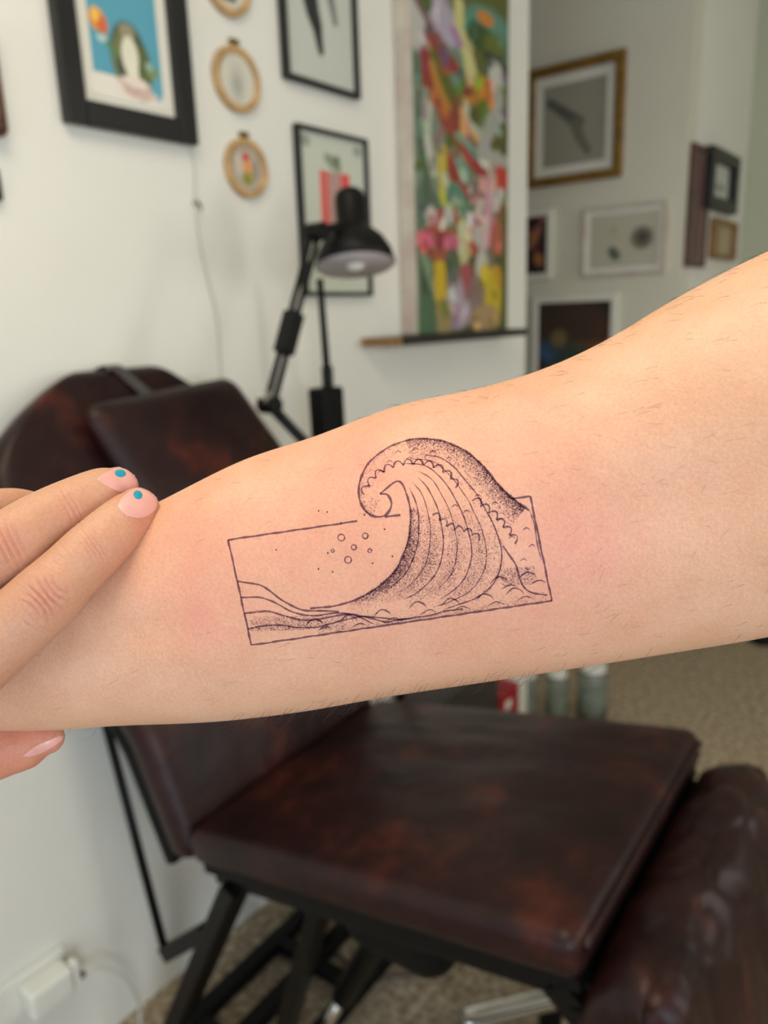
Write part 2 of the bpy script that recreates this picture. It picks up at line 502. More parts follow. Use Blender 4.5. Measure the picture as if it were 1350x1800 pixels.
# ------------------------------------------------------------------ flat prints painted onto a grid
class Art:
    def __init__(s, nu, nv, col):
        s.nu, s.nv = nu, nv
        s.img = np.tile(lin(col), (nv, nu, 1)).astype(float)
        s.U, s.V = np.meshgrid((np.arange(nu) + 0.5) / nu, (np.arange(nv) + 0.5) / nv)
        s.asp = 1.0

    def put(s, mask, col):
        mask = np.clip(mask, 0, 1)[..., None]
        s.img = s.img * (1 - mask) + lin(col) * mask

    def blob(s, u, v, ru, rv, col, ang=0, soft=0.35, a=1.0):
        ca, sa = math.cos(ang), math.sin(ang)
        du, dv = s.U - u, s.V - v
        d = np.sqrt(((du * ca + dv * sa) / ru) ** 2 + ((-du * sa + dv * ca) / rv) ** 2)
        s.put(a * (1 + soft - d) / soft / 1.0 * (d < 1 + soft) * np.where(d < 1, 1e3, 1), col)

    def rect(s, u0, u1, v0, v1, col, a=1.0):
        s.put(a * ((s.U >= u0) & (s.U <= u1) & (s.V >= v0) & (s.V <= v1)), col)

    def stroke(s, pts, w, col, soft=0.5, k=1.0):
        """k: height of the picture over its width"""
        P = catmull(pts, 10) if len(pts) > 2 else np.array(pts, float)
        best = np.full(s.U.shape, 1e9)
        ws = np.linspace(w[0], w[1], len(P)) if hasattr(w, '__len__') else np.full(len(P), w)
        for i in range(len(P) - 1):
            a, b = P[i] * (1, k), P[i + 1] * (1, k)
            d = b - a; L2 = d @ d + 1e-12
            t = np.clip(((s.U - a[0]) * d[0] + (s.V * k - a[1]) * d[1]) / L2, 0, 1)
            dist = np.hypot(s.U - a[0] - t * d[0], s.V * k - a[1] - t * d[1]) / ws[i]
            best = np.minimum(best, dist)
        s.put(np.clip((1 + soft - best) / soft, 0, 1), col)

    def poly(s, pts, col):
        P = list(pts); ins = np.zeros(s.U.shape, bool)
        j = len(P) - 1
        for i in range(len(P)):
            (xi, yi), (xj, yj) = P[i], P[j]
            c = ((yi > s.V) != (yj > s.V)) & (s.U < (xj - xi) * (s.V - yi) / (yj - yi + 1e-12) + xi)
            ins ^= c; j = i
        s.put(ins.astype(float), col)

    def mesh(s, name, material, origin, du, dv, parent=None):
        """origin: top left corner, du / dv: full edge vectors"""
        o_, du, dv = np.array(origin, float), np.array(du, float), np.array(dv, float)
        V = [o_ + du * i / s.nu + dv * j / s.nv for j in range(s.nv + 1) for i in range(s.nu + 1)]
        w = s.nu + 1
        Fc = [(j * w + i, (j + 1) * w + i, (j + 1) * w + i + 1, j * w + i + 1) for j in range(s.nv) for i in range(s.nu)]
        mb = MB().add(V, Fc)
        ob = mb.build(name, material, parent)
        ca = ob.data.color_attributes.new('print', 'FLOAT_COLOR', 'CORNER')
        c = np.ones((s.nv * s.nu, 4)); c[:, :3] = s.img.reshape(-1, 3)
        ca.data.foreach_set('color', np.repeat(c, 4, axis=0).ravel().astype(np.float32))
        return ob


# a hung picture lives in a local frame: x along the wall (to the right), z up, y out of the wall
def wall_frame(kind, y0, y1, z0, z1):
    """placement matrix for a picture centred on the given rectangle"""
    if kind == 'left':      # on wall_left, right = +Y, out = +X
        return Matrix(((0, 1, 0, XL), (1, 0, 0, (y0 + y1) / 2), (0, 0, 1, (z0 + z1) / 2), (0, 0, 0, 1)))
    if kind == 'far':       # on wall_far, right = +X, out = -Y
        return Matrix(((1, 0, 0, (y0 + y1) / 2), (0, -1, 0, YF), (0, 0, 1, (z0 + z1) / 2), (0, 0, 0, 1)))
    if kind == 'hall':
        return Matrix(((0, 1, 0, XC), (1, 0, 0, (y0 + y1) / 2), (0, 0, 1, (z0 + z1) / 2), (0, 0, 0, 1)))


def picture(name, place, w, h, fw, fd, fmat, art, label, mat_w=0.0, tilt=0.0, glass=False, cat='picture', mat_mat='mat_board'):
    root = empty(name)
    m = place.copy()
    if place.determinant() < 0:     # keep a proper rotation: flip the local x axis and mirror the art back
        for i in range(3): m[i][0] = -m[i][0]
        flip = -1
    else:
        flip = 1
    root.matrix_world = m @ Matrix.Rotation(tilt, 4, 'Y')
    fr = MB()
    for sx in (-1, 1):
        fr_x = sx * (w / 2 - fw / 2)
        fr.box((fr_x, fd / 2 + 0.001, 0), (fw, fd, h))
    for sz in (-1, 1):
        fr.box((0, fd / 2 + 0.001, sz * (h / 2 - fw / 2)), (w - 2 * fw, fd, fw))
    fr.build('frame', fmat, root, bevel=min(0.004, fw * 0.2))
    iw, ih = w - 2 * fw, h - 2 * fw
    MB().box((0, 0.004, 0), (iw, 0.006, ih)).build('mat_board' if mat_w > 0 else 'backing', mat_mat, root)
    pw, ph = iw - 2 * mat_w, ih - 2 * mat_w
    art.mesh('print', 'print', (-flip * pw / 2, 0.0085, ph / 2), (flip * pw, 0, 0), (0, 0, -ph), root)
    tag(root, label, cat)
    return root


def rect_px(kind, pts, plane):
    """average rectangle (along, z) of four picture corners TL, TR, BR, BL measured on their wall"""
    ax = 0 if kind in ('left', 'hall') else 1
    P = [on_plane(x, y, ax, plane) for x, y in pts]
    al = 1 if ax == 0 else 0
    a0 = (P[0][al] + P[3][al]) / 2; a1 = (P[1][al] + P[2][al]) / 2
    z1 = (P[0][2] + P[1][2]) / 2; z0 = (P[2][2] + P[3][2]) / 2
    return a0, a1, z0, z1


# --- black framed blue portrait
a0, a1, z0, z1 = rect_px('left', [(70, -150), (300, -125), (337, 256), (107, 217)], XL)
a0, a1 = float(on_plane(107, 217, 0, XL)[1]), float(on_plane(338, 256, 0, XL)[1])
z0 = float(on_plane(107, 217, 0, XL)[2])
z1 = z0 + 0.335
A = Art(90, 110, (222, 216, 202))
A.rect(0.09, 0.93, 0.0, 0.83, (86, 156, 178)); A.blob(0.5, 0.95, 0.36, 0.10, (226, 220, 208), soft=0.3)
A.blob(0.2, 0.9, 0.16, 0.06, (226, 220, 208)); A.blob(0.85, 0.84, 0.08, 0.09, (92, 160, 178)); A.rect(0.93, 1, 0, 1, (222, 216, 202))
A.blob(0.54, 0.66, 0.20, 0.215, (74, 84, 58), soft=0.25); A.blob(0.46, 0.70, 0.11, 0.16, (112, 116, 70))
A.blob(0.68, 0.76, 0.11, 0.17, (88, 98, 56), ang=0.2); A.blob(0.54, 0.49, 0.08, 0.05, (150, 138, 110)); A.blob(0.44, 0.74, 0.05, 0.06, (64, 74, 62))
A.blob(0.55, 0.66, 0.095, 0.13, (222, 216, 196), soft=0.2); A.blob(0.57, 0.79, 0.06, 0.09, (226, 220, 200))
A.blob(0.57, 0.87, 0.17, 0.06, (228, 212, 200)); A.blob(0.62, 0.92, 0.2, 0.035, (226, 208, 196))
for k in range(4):
    A.stroke([(0.40 + 0.02 * k, 0.85 + 0.022 * k), (0.58, 0.89 + 0.02 * k), (0.78, 0.87 + 0.024 * k)], 0.006, (190, 152, 138), k=1.2)
A.blob(0.2, 0.46, 0.085, 0.07, (226, 150, 52), ang=0.3); A.blob(0.25, 0.49, 0.055, 0.06, (208, 104, 56), ang=0.4); A.blob(0.18, 0.43, 0.04, 0.04, (240, 190, 84))
A.stroke([(0.22, 0.55), (0.30, 0.61), (0.38, 0.68)], 0.02, (84, 124, 84), k=1.2); A.blob(0.23, 0.58, 0.05, 0.025, (180, 200, 196))
A.blob(0.82, 0.74, 0.06, 0.04, (120, 140, 90)); A.blob(0.78, 0.70, 0.04, 0.03, (146, 170, 150))
picture('framed_portrait', wall_frame('left', a0, a1, z0, z1), a1 - a0, z1 - z0, 0.042, 0.022, 'black_wood', A,
        'wide black framed picture of a long-haired woman on blue', mat_w=0.012, cat='picture')

# --- two thin black framed prints
a0 = float(on_plane(494, 140, 0, XL)[1]); a1 = float(on_plane(624, 176, 0, XL)[1]); z0 = float(on_plane(494, 139, 0, XL)[2]); z1 = z0 + 0.37
A = Art(70, 100, (196, 198, 188))
A.stroke([(0.33, 0.3), (0.38, 0.55), (0.46, 0.68), (0.50, 0.80)], (0.09, 0.035), (44, 46, 46), k=1.4)
A.stroke([(0.36, 0.4), (0.40, 0.55), (0.47, 0.66)], (0.1, 0.05), (36, 38, 38), k=1.4)
A.stroke([(0.62, 0.35), (0.70, 0.5), (0.74, 0.6)], (0.05, 0.03), (120, 124, 118), k=1.4)
A.stroke([(0.35, 0.22), (0.5, 0.2), (0.65, 0.36)], 0.03, (70, 72, 70), k=1.4)
picture('framed_leg_drawing', wall_frame('left', a0, a1, z0, z1), a1 - a0, z1 - z0, 0.012, 0.02, 'black_wood', A,
        'thin black framed grey drawing of dark legs, cut by the top edge')
a0 = float(on_plane(512, 217, 0, XL)[1]); a1 = float(on_plane(637, 244, 0, XL)[1]); z1 = float(on_plane(512, 217, 0, XL)[2]); z0 = float(on_plane(548, 521, 0, XL)[2])
A = Art(70, 104, (198, 202, 188))
A.rect(0.28, 0.76, 0.22, 0.66, (186, 150, 142))
A.rect(0.28, 0.42, 0.22, 0.66, (226, 92, 86)); A.rect(0.62, 0.76, 0.22, 0.66, (214, 70, 70)); A.rect(0.34, 0.365, 0.22, 0.66, (170, 110, 100))
A.rect(0.67, 0.69, 0.22, 0.66, (236, 120, 110)); A.rect(0.45, 0.47, 0.22, 0.66, (160, 126, 120)); A.rect(0.53, 0.55, 0.22, 0.66, (160, 126, 120))
A.blob(0.5, 0.165, 0.12, 0.035, (138, 146, 122), ang=0.25); A.blob(0.56, 0.15, 0.05, 0.03, (112, 122, 100))
A.blob(0.1, 0.06, 0.06, 0.03, (150, 156, 144)); A.blob(0.9, 0.06, 0.06, 0.03, (150, 156, 144))
A.rect(0.25, 0.75, 0.82, 0.835, (150, 150, 140)); A.rect(0.32, 0.68, 0.86, 0.87, (160, 160, 150))
picture('framed_striped_print', wall_frame('left', a0, a1, z0, z1), a1 - a0, z1 - z0, 0.010, 0.018, 'black_wood', A,
        'thin black framed print with red striped block behind the desk lamp')


# --- embroidery hoops
def hoop(cx, cy, rpx_z, label, art):
    c = on_plane(cx, cy, 0, XL); z_edge = on_plane(cx, cy - rpx_z, 0, XL)[2]
    R_ = float(z_edge - c[2])
    root = empty('embroidery_hoop', (XL, float(c[1]), float(c[2])))
    Rx = Matrix(((0, 0, 1), (1, 0, 0), (0, 1, 0)))      # local z -> +X
    MB().lathe([(R_, 0.001), (R_, 0.011), (R_ - 0.004, 0.012), (R_ - 0.009, 0.011), (R_ - 0.009, 0.001)], R=Rx, n=48, closed=True).build('outer_ring', 'hoop', root, smooth=True)
    MB().lathe([(R_ - 0.0095, 0.001), (R_ - 0.0095, 0.010), (R_ - 0.014, 0.010), (R_ - 0.014, 0.001)], R=Rx, n=48, closed=True).build('inner_ring', 'hoop', root)
    # stretched cloth: a disc whose faces take the colours of the stitching
    n_r, n_a = 16, 48
    V = [(0.006, 0, 0)]; Fc = []; cols = []
    for i in range(1, n_r + 1):
        for k in range(n_a):
            r = (R_ - 0.0115) * i / n_r; th = 2 * math.pi * k / n_a
            V.append((0.006, r * math.cos(th), r * math.sin(th)))
    smp = lambda r, th: art.img[min(art.nv - 1, max(0, int((0.5 - 0.5 * r * math.sin(th)) * art.nv))), min(art.nu - 1, max(0, int((0.5 + 0.5 * r * math.cos(th)) * art.nu)))]
    for k in range(n_a):
        Fc.append((0, 1 + k, 1 + (k + 1) % n_a)); cols += [smp(0.5 / n_r, 2 * math.pi * (k + .5) / n_a)] * 3
    for i in range(1, n_r):
        for k in range(n_a):
            k2 = (k + 1) % n_a
            Fc.append((1 + (i - 1) * n_a + k, 1 + i * n_a + k, 1 + i * n_a + k2, 1 + (i - 1) * n_a + k2))
            cols += [smp((i + .5) / n_r, 2 * math.pi * (k + .5) / n_a)] * 4
    ob = MB().add(V, Fc).build('cloth', 'print', root)
    ca = ob.data.color_attributes.new('print', 'FLOAT_COLOR', 'CORNER')
    c4 = np.ones((len(cols), 4)); c4[:, :3] = np.array(cols)
    ca.data.foreach_set('color', c4.ravel().astype(np.float32))
    cl = MB().box((0.006, -0.006, R_ + 0.006), (0.008, 0.006, 0.014)).box((0.006, 0.006, R_ + 0.006), (0.008, 0.006, 0.014)).build('clamp', 'brass', root, bevel=0.001)
    MB().tube([(0.006, -0.014, R_ + 0.008), (0.006, 0.014, R_ + 0.008)], 0.0025, 8).build('screw', 'brass', cl)
    tag(root, label, 'embroidery hoop', 'embroidery hoops on the wall')


A = Art(40, 40, (206, 200, 184)); A.blob(0.45, 0.66, 0.2, 0.16, (140, 104, 92)); A.blob(0.6, 0.72, 0.1, 0.1, (92, 80, 78)); A.blob(0.5, 0.4, 0.2, 0.2, (170, 150, 130))
hoop(396, -28, 58, 'topmost wooden embroidery hoop, cut by the top of the picture', A)
A = Art(40, 40, (206, 201, 186)); A.blob(0.5, 0.58, 0.14, 0.26, (186, 184, 172), soft=0.8); A.blob(0.5, 0.6, 0.08, 0.12, (168, 166, 156), soft=0.9)
hoop(413, 141, 58, 'wooden embroidery hoop with plain pale cloth beside the black frame', A)
A = Art(40, 40, (176, 164, 148)); A.blob(0.5, 0.28, 0.09, 0.09, (196, 48, 50)); A.blob(0.53, 0.48, 0.11, 0.14, (222, 150, 84)); A.blob(0.52, 0.72, 0.13, 0.12, (140, 136, 40))
A.blob(0.28, 0.42, 0.1, 0.2, (196, 186, 170)); A.blob(0.76, 0.52, 0.08, 0.18, (150, 138, 122))
hoop(430, 297, 52, 'wooden embroidery hoop stitched with red, orange and green', A)

# --- large painted canvas standing on a dark ledge
XP = XL + 0.055
py0 = float(on_plane(735, 585, 0, XP)[1]); py1 = float(on_plane(893, 300, 0, XP)[1]); pz0 = float(on_plane(820, 582, 0, XP)[2])
pz1 = pz0 + 1.0
cv = empty('floral_canvas', (XL, (py0 + py1) / 2, pz0))
MB().box((0.0285, 0, (pz1 - pz0) / 2), (0.051, py1 - py0, pz1 - pz0)).build('stretcher', 'canvas_side', cv, bevel=0.002)
# the paint: coordinates measured on the visible lower three quarters (v 0 = top of the frame of view)
vt = (pz1 - float(on_plane(800, 0, 0, XP)[2])) / (pz1 - pz0)
A = Art(170, 420, (150, 150, 130))


def V_(y): return vt + (1 - vt) * y / 585.0


def U_(x, y): return (x - (712 + y * 0.042)) / 178.0


def S(pts, w, col, soft=0.5): A.stroke([(U_(x, y), V_(y)) for x, y in pts], w * 0.78 if not hasattr(w, '__len__') else (w[0] * 0.78, w[1] * 0.78), col, soft, k=3.9)


def B(x, y, rx, ry, col, ang=0, soft=0.35): A.blob(U_(x, y), V_(y), rx / 178.0, ry * (1 - vt) / 585.0, col, ang, soft)


A.rect(0, 1, 0, 1, (96, 116, 84))
A.rect(0.3, 1, 0, V_(280), (88, 92, 16)); A.rect(0, 0.3, V_(70), V_(600), (92, 118, 98))
A.rect(0, 0.3, V_(160), V_(330), (128, 140, 122)); A.rect(0.2, 1, V_(400), 1, (70, 78, 24)); A.rect(0, 0.35, V_(430), 1, (52, 78, 44))
for (x, y, r, h, c) in [(740, 40, 34, 60, (176, 160, 172)), (765, 60, 26, 40, (184, 170, 188)), (720, 60, 14, 40, (200, 196, 190)), (850, 15, 40, 28, (88, 142, 124)),
                        (830, 40, 30, 20, (46, 74, 20)), (735, 20, 10, 22, (72, 96, 20)), (875, 50, 14, 30, (60, 116, 92)), (842, 4, 14, 10, (214, 130, 30)),
                        (862, 45, 18, 16, (96, 108, 20)), (760, 110, 22, 30, (100, 108, 14)), (775, 140, 26, 46, (88, 96, 10)), (850, 160, 34, 40, (86, 88, 8)),
                        (790, 110, 10, 30, (110, 140, 124)), (880, 215, 10, 40, (84, 84, 6))]:
    B(x, y, r, h, c)
S([(792, 0), (796, 45), (812, 85), (820, 115)], (0.05, 0.07), (214, 206, 140)); S([(748, 75), (770, 95), (785, 110)], 0.07, (150, 42, 34))
S([(715, 20), (745, 60), (775, 100)], 0.03, (120, 84, 92))
S([(738, 112), (752, 150), (770, 185), (782, 208)], (0.05, 0.10), (154, 56, 40)); S([(748, 118), (760, 150), (778, 182)], 0.035, (190, 132, 48))
S([(856, 70), (868, 74), (884, 82)], 0.08, (20, 22, 18)); S([(848, 100), (852, 85), (860, 68)], 0.045, (70, 86, 74))
B(868, 100, 13, 26, (206, 204, 194)); S([(872, 125), (868, 160), (850, 210), (842, 240)], (0.08, 0.10), (170, 170, 160)); B(860, 248, 36, 18, (176, 174, 164)); B(850, 268, 22, 12, (200, 192, 184))
S([(850, 118), (832, 136), (815, 150)], 0.085, (198, 130, 36)); S([(815, 140), (798, 160), (795, 190), (808, 215), (828, 232)], 0.05, (134, 50, 30))
S([(808, 160), (806, 185), (822, 208), (834, 220)], 0.035, (222, 174, 110)); S([(812, 168), (822, 195), (832, 206)], 0.03, (190, 196, 176))
S([(798, 225), (815, 245), (840, 275), (868, 290)], 0.065, (160, 34, 34)); S([(784, 262), (796, 300), (815, 322), (840, 326)], 0.06, (156, 34, 38))
S([(800, 225), (815, 232), (830, 248)], 0.05, (122, 156, 134)); S([(795, 255), (812, 285), (825, 300)], 0.06, (128, 160, 140))
S([(735, 175), (735, 230), (742, 300), (748, 345)], 0.05, (76, 100, 76)); S([(745, 185), (744, 240), (756, 300)], 0.035, (206, 206, 190))
S([(770, 255), (772, 300), (780, 340), (800, 380), (806, 440)], (0.05, 0.04), (206, 186, 64)); S([(775, 300), (790, 340), (802, 370)], 0.035, (206, 206, 170))
S([(795, 320), (812, 350)], 0.07, (84, 142, 112)); B(884, 285, 16, 22, (200, 44, 30)); B(866, 290, 10, 16, (206, 150, 140)); B(846, 300, 10, 12, (206, 160, 150))
for k in range(46):
    x = 740 + rng.random() * 60 if k < 20 else 822 + rng.random() * 70
    y = 350 + rng.random() * 62 if k < 20 else 300 + rng.random() * 105
    c = [(206, 150, 150), (176, 44, 50), (216, 196, 186), (190, 110, 120), (212, 206, 196)][k % 5]
    S([(x, y), (x + rng.normal(0, 4), y + 14 + rng.random() * 14)], 0.022 + 0.02 * rng.random(), c)
S([(862, 300), (862, 350), (858, 400)], 0.05, (214, 160, 176)); B(768, 408, 26, 16, (176, 76, 66)); B(768, 430, 14, 24, (166, 84, 60)); B(746, 416, 12, 12, (200, 84, 110)); B(796, 418, 14, 13, (206, 96, 130))
B(884, 400, 14, 30, (186, 92, 74)); B(848, 400, 14, 18, (196, 188, 182)); B(832, 425, 8, 12, (186, 66, 40)); S([(812, 380), (815, 430), (815, 460)], 0.05, (206, 206, 150))
S([(742, 440), (756, 480), (770, 520)], 0.045, (126, 150, 120)); S([(772, 462), (774, 500), (778, 525)], 0.065, (214, 176, 20)); B(796, 460, 12, 28, (58, 86, 54)); B(822, 480, 12, 24, (170, 74, 84))
B(858, 462, 15, 34, (206, 204, 192)); B(876, 505, 24, 42, (206, 178, 18), ang=0.25); S([(884, 462), (894, 490)], 0.05, (204, 150, 30)); B(845, 512, 14, 30, (140, 116, 112))
S([(800, 475), (804, 510), (808, 550)], (0.05, 0.13), (176, 158, 172)); B(806, 545, 24, 30, (182, 164, 178)); B(806, 550, 6, 14, (176, 140, 158)); B(782, 560, 14, 34, (160, 140, 90)); B(865, 562, 28, 24, (176, 144, 100))
S([(898, 330), (904, 440), (906, 570)], 0.045, (86, 88, 8)); B(750, 560, 16, 40, (70, 106, 76)); S([(727, 450), (730, 520), (728, 580)], 0.05, (130, 140, 120))
for k in range(150):          # broken brushwork over the whole picture
    x = 725 + rng.random() * 170; y = 10 + rng.random() * 560
    u, v = min(max(U_(x, y), 0.02), 0.98), V_(y)
    c = A.img[min(A.nv - 1, int(v * A.nv)), min(A.nu - 1, int(u * A.nu))]
    c8 = np.clip((np.where(c < 0.0031, c * 12.92, 1.055 * np.maximum(c, 1e-6) ** (1 / 2.4) - 0.055) * 255) * (0.72 + 0.6 * rng.random()) + rng.normal(0, 12, 3), 0, 240)
    a_ = rng.normal(1.3, 0.5); L_ = 8 + 20 * rng.random()
    S([(x, y), (x + L_ * math.cos(a_) * 0.6, y + L_ * math.sin(a_))], 0.012 + 0.022 * rng.random(), tuple(c8), 0.8)
A.img = A.img * 0.80 + lin((125, 118, 98)) * 0.09
A.mesh('painted_face', 'paint', (0.0548, -(py1 - py0) / 2, pz1 - pz0), (0, py1 - py0, 0), (0, 0, -(pz1 - pz0)), cv)
tag(cv, 'tall canvas painted with wild flowers in red, green and yellow', 'painting')
ly0 = float(on_plane(688, 600, 0, XL + 0.10)[1]) + 0.015
LE = Y_END - 0.17
sh = empty('picture_ledge', (XL, (ly0 + LE) / 2, pz0))
MB().box((0.05, 0.03, -0.013), (0.096, LE - ly0 - 0.06, 0.022)).build('board', 'shelf', sh, bevel=0.002)
MB().box((0.05, -(LE - ly0) / 2 + 0.01, -0.013), (0.096, 0.05, 0.022)).build('end_piece', 'tan_wood', sh, bevel=0.002)
tag(sh, 'narrow dark wooden ledge under the flower canvas', 'ledge')

# --- pictures on the far wall
def far_rect(x0, y0, x1, y1):
    P = on_plane(x0, y0, 1, YF); Q = on_plane(x1, y1, 1, YF)
    return float(P[0]), float(Q[0]), float(Q[2]), float(P[2])


a0, a1, z0, z1 = far_rect(930, 128, 1095, 311); z0 = float(on_plane(941, 332, 1, YF)[2])
A = Art(70, 90, (150, 146, 132))
A.stroke([(0.1, 0.2), (0.35, 0.36), (0.56, 0.5)], (0.05, 0.08), (90, 90, 82), k=1.25); A.stroke([(0.52, 0.5), (0.58, 0.66), (0.72, 0.86)], (0.07, 0.05), (110, 108, 98), k=1.25)
picture('gold_framed_drawing', wall_frame('far', a0, a1, z0, z1), a1 - a0, z1 - z0, 0.036, 0.03, 'gold', A,
        'gold framed grey drawing of a bent dark shape on the far wall', mat_w=0.04)
a0, a1, z0, z1 = far_rect(1028, 368, 1172, 470)
z0 = float(on_plane(1030, 488, 1, YF)[2])
A = Art(80, 60, (188, 182, 164))
A.blob(0.76, 0.48, 0.13, 0.17, (112, 104, 88), soft=0.5); A.blob(0.77, 0.47, 0.06, 0.08, (70, 66, 56)); A.blob(0.36, 0.74, 0.07, 0.12, (92, 100, 86), ang=-0.4); A.blob(0.34, 0.3, 0.05, 0.06, (176, 168, 130))
picture('pale_framed_print', wall_frame('far', a0, a1, z0, z1), a1 - a0, z1 - z0, 0.014, 0.02, 'canvas_side', A,
        'wide pale framed print with two dark spots below the gold frame', mat_w=0.02)
a0, a1, z0, z1 = far_rect(905, 375, 972, 490)
A = Art(50, 70, (34, 26, 28))
for k in range(26):
    A.blob(rng.random(), rng.random(), 0.1, 0.08, [(150, 96, 84), (60, 50, 84), (30, 22, 26), (170, 110, 60), (90, 40, 46)][k % 5], soft=0.6)
picture('small_dark_picture', wall_frame('far', a0, a1, z0, z1), a1 - a0, z1 - z0, 0.026, 0.02, 'mat_board', A,
        'small dark picture in a white mat, half hidden behind the wall edge')
a0, a1, z0, z1 = far_rect(938, 522, 1090, 500); z0 = z1 - 0.43
A = Art(60, 80, (40, 34, 28))
for (u, v, r, c) in [(0.5, 0.35, 0.16, (160, 116, 62)), (0.2, 0.55, 0.13, (52, 88, 122)), (0.75, 0.3, 0.16, (74, 44, 34)), (0.4, 0.2, 0.3, (58, 44, 32)), (0.8, 0.6, 0.12, (96, 66, 40)), (0.5, 0.75, 0.2, (46, 62, 58)), (0.3, 0.42, 0.08, (112, 96, 60))]:
    A.blob(u, v, r, r * 0.9, c, soft=0.8)
picture('dark_figure_picture', wall_frame('far', a0, a1, z0, z1), a1 - a0, z1 - z0, 0.03, 0.02, 'mat_board', A,
        'dark blue and amber picture in a white frame just above the arm', mat_w=0.0)

# --- things on the hallway wall
def hall_rect(x0, yt, x1, yb):
    P = on_plane(x0, yt, 0, XC); Q = on_plane(x1, yb, 0, XC)
    return float(P[1]), float(Q[1]), float(on_plane(x0, yb, 0, XC)[2]), float(P[2])


a0, a1, z0, z1 = hall_rect(1213, 250, 1231, 470)
A = Art(20, 60, (120, 110, 100)); A.stroke([(0.55, 0.1), (0.6, 0.5), (0.55, 0.9)], 0.16, (104, 60, 62), k=2.2); A.rect(0, 0.4, 0, 1, (90, 90, 82))
picture('narrow_wall_picture', wall_frame('hall', a0, a1, z0, z1), a1 - a0, z1 - z0, 0.02, 0.02, 'brown', A, 'tall narrow brown framed picture on the hallway wall')
a0, a1, z0, z1 = hall_rect(1238, 256, 1280, 368)
A = Art(30, 40, (196, 200, 190)); A.blob(0.6, 0.65, 0.2, 0.12, (140, 146, 136))
picture('dark_framed_mirror', wall_frame('hall', a0, a1, z0, z1), a1 - a0, z1 - z0, 0.05, 0.04, 'black_wood', A, 'small black framed picture on the hallway wall above the tan plaque', mat_w=0.01)
a0, a1, z0, z1 = hall_rect(1248, 383, 1282, 455)
A = Art(20, 30, (176, 158, 126)); A.rect(0.1, 0.35, 0.1, 0.9, (150, 120, 84))
picture('tan_plaque', wall_frame('hall', a0, a1, z0, z1), a1 - a0, z1 - z0, 0.02, 0.03, 'tan_wood', A, 'tan wooden plaque on the hallway wall under the black frame', cat='plaque')

# --- brown varnished ornament at the left edge, hook and hanging cord
c = on_plane(-58, 130, 0, XL)
orn = empty('wall_plaque', (XL, float(c[1]), float(c[2])))
MB().rbox((0.03, 0.085, 0.175), 0.014, (2, 4, 6), fn=lambda p: p + Vector((0.016, 0, 0))).build('board', 'brown', orn, smooth=True)
MB().rbox((0.012, 0.05, 0.13), 0.005, (2, 3, 4), fn=lambda p: p + Vector((0.034, 0, 0))).build('face', 'tan_wood', orn, smooth=True)
tag(orn, 'rounded brown varnished plaque at the picture edge left of the portrait', 'plaque')
c = on_plane(-14, 325, 0, XL)
o = MB().rbox((0.014, 0.02, 0.05), 0.006, (2, 2, 2), fn=lambda p: p + Vector((0.008, 0, 0))).build('wall_hook', 'black_metal', None, smooth=True)
o.location = (XL, float(c[1]), float(c[2])); tag(o, 'small dark metal hook at the picture edge below the brown plaque', 'hook')
c = on_plane(343, 357, 0, XL)
hk = empty('cord_hook', (XL, float(c[1]), float(c[2])))
MB().lathe([(0.001, 0.0), (0.007, 0.001), (0.007, 0.005), (0.003, 0.007), (0.001, 0.007)], R=Matrix(((0, 0, 1), (1, 0, 0), (0, 1, 0))), n=12).build('plate', 'brass', hk)
MB().tube([(0.005, 0, 0), (0.014, 0, -0.002), (0.018, 0, -0.010), (0.014, 0, -0.016)], 0.002, 8).build('bent_wire', 'brass', hk)
tag(hk, 'tiny brass cord hook under the black framed portrait', 'hook')
pts = [on_plane(x, y, 0, XL + 0.006) for x, y in [(338, 262), (343, 300), (344, 357), (352, 430), (368, 500), (382, 560), (388, 640), (392, 760)]]
o = MB().tube(catmull(pts, 8), 0.0022, 8).build('hanging_cord', 'cable', None, smooth=True)
tag(o, 'thin pale cord hanging down the wall from the brass hook', 'cord')

# --- plug strip at the bottom of the wall
c = on_plane(90, 1745, 0, XL + 0.05)
ps = empty('socket_adapter', (XL, float(c[1]), float(c[2])))
MB().rbox((0.012, 0.15, 0.085), 0.004, (1, 3, 3), fn=lambda p: p + Vector((0.007, -0.02, 0))).build('wall_plate', 'white_plastic', ps, smooth=True)
MB().rbox((0.05, 0.085, 0.06), 0.008, (2, 3, 3), fn=lambda p: p + Vector((0.037, 0.0, 0))).build('body', 'white_plastic', ps, smooth=True)
MB().rbox((0.022, 0.012, 0.055), 0.004, (2, 2, 3), fn=lambda p: p + Vector((0.048, 0.050, 0.006))).build('plug', 'white_plastic', ps, smooth=True)
MB().tube([(0.048, 0.055, -0.008), (0.048, 0.066, -0.012)], 0.008, 10).build('strain_relief', 'grey_cable', ps, smooth=True)
tag(ps, 'white plug adapter on the wall socket low beside the chair', 'socket adapter')
b0 = np.array([XL + 0.048, c[1] + 0.064, c[2] - 0.012])
pts = [b0, b0 + (0.004, 0.035, -0.01), b0 + (0.012, 0.075, -0.06), b0 + (0.02, 0.095, -0.14), b0 + (0.022, 0.085, max(-0.22, -b0[2] + 0.02)), (XL + 0.085, b0[1] + 0.03, 0.006), (XL + 0.12, b0[1] - 0.12, 0.006)]
o = MB().tube(catmull(pts, 8), 0.0035, 8).build('plug_cable', 'cable', None, smooth=True)
tag(o, 'pale cable running from the white plug adapter to the floor', 'cable')

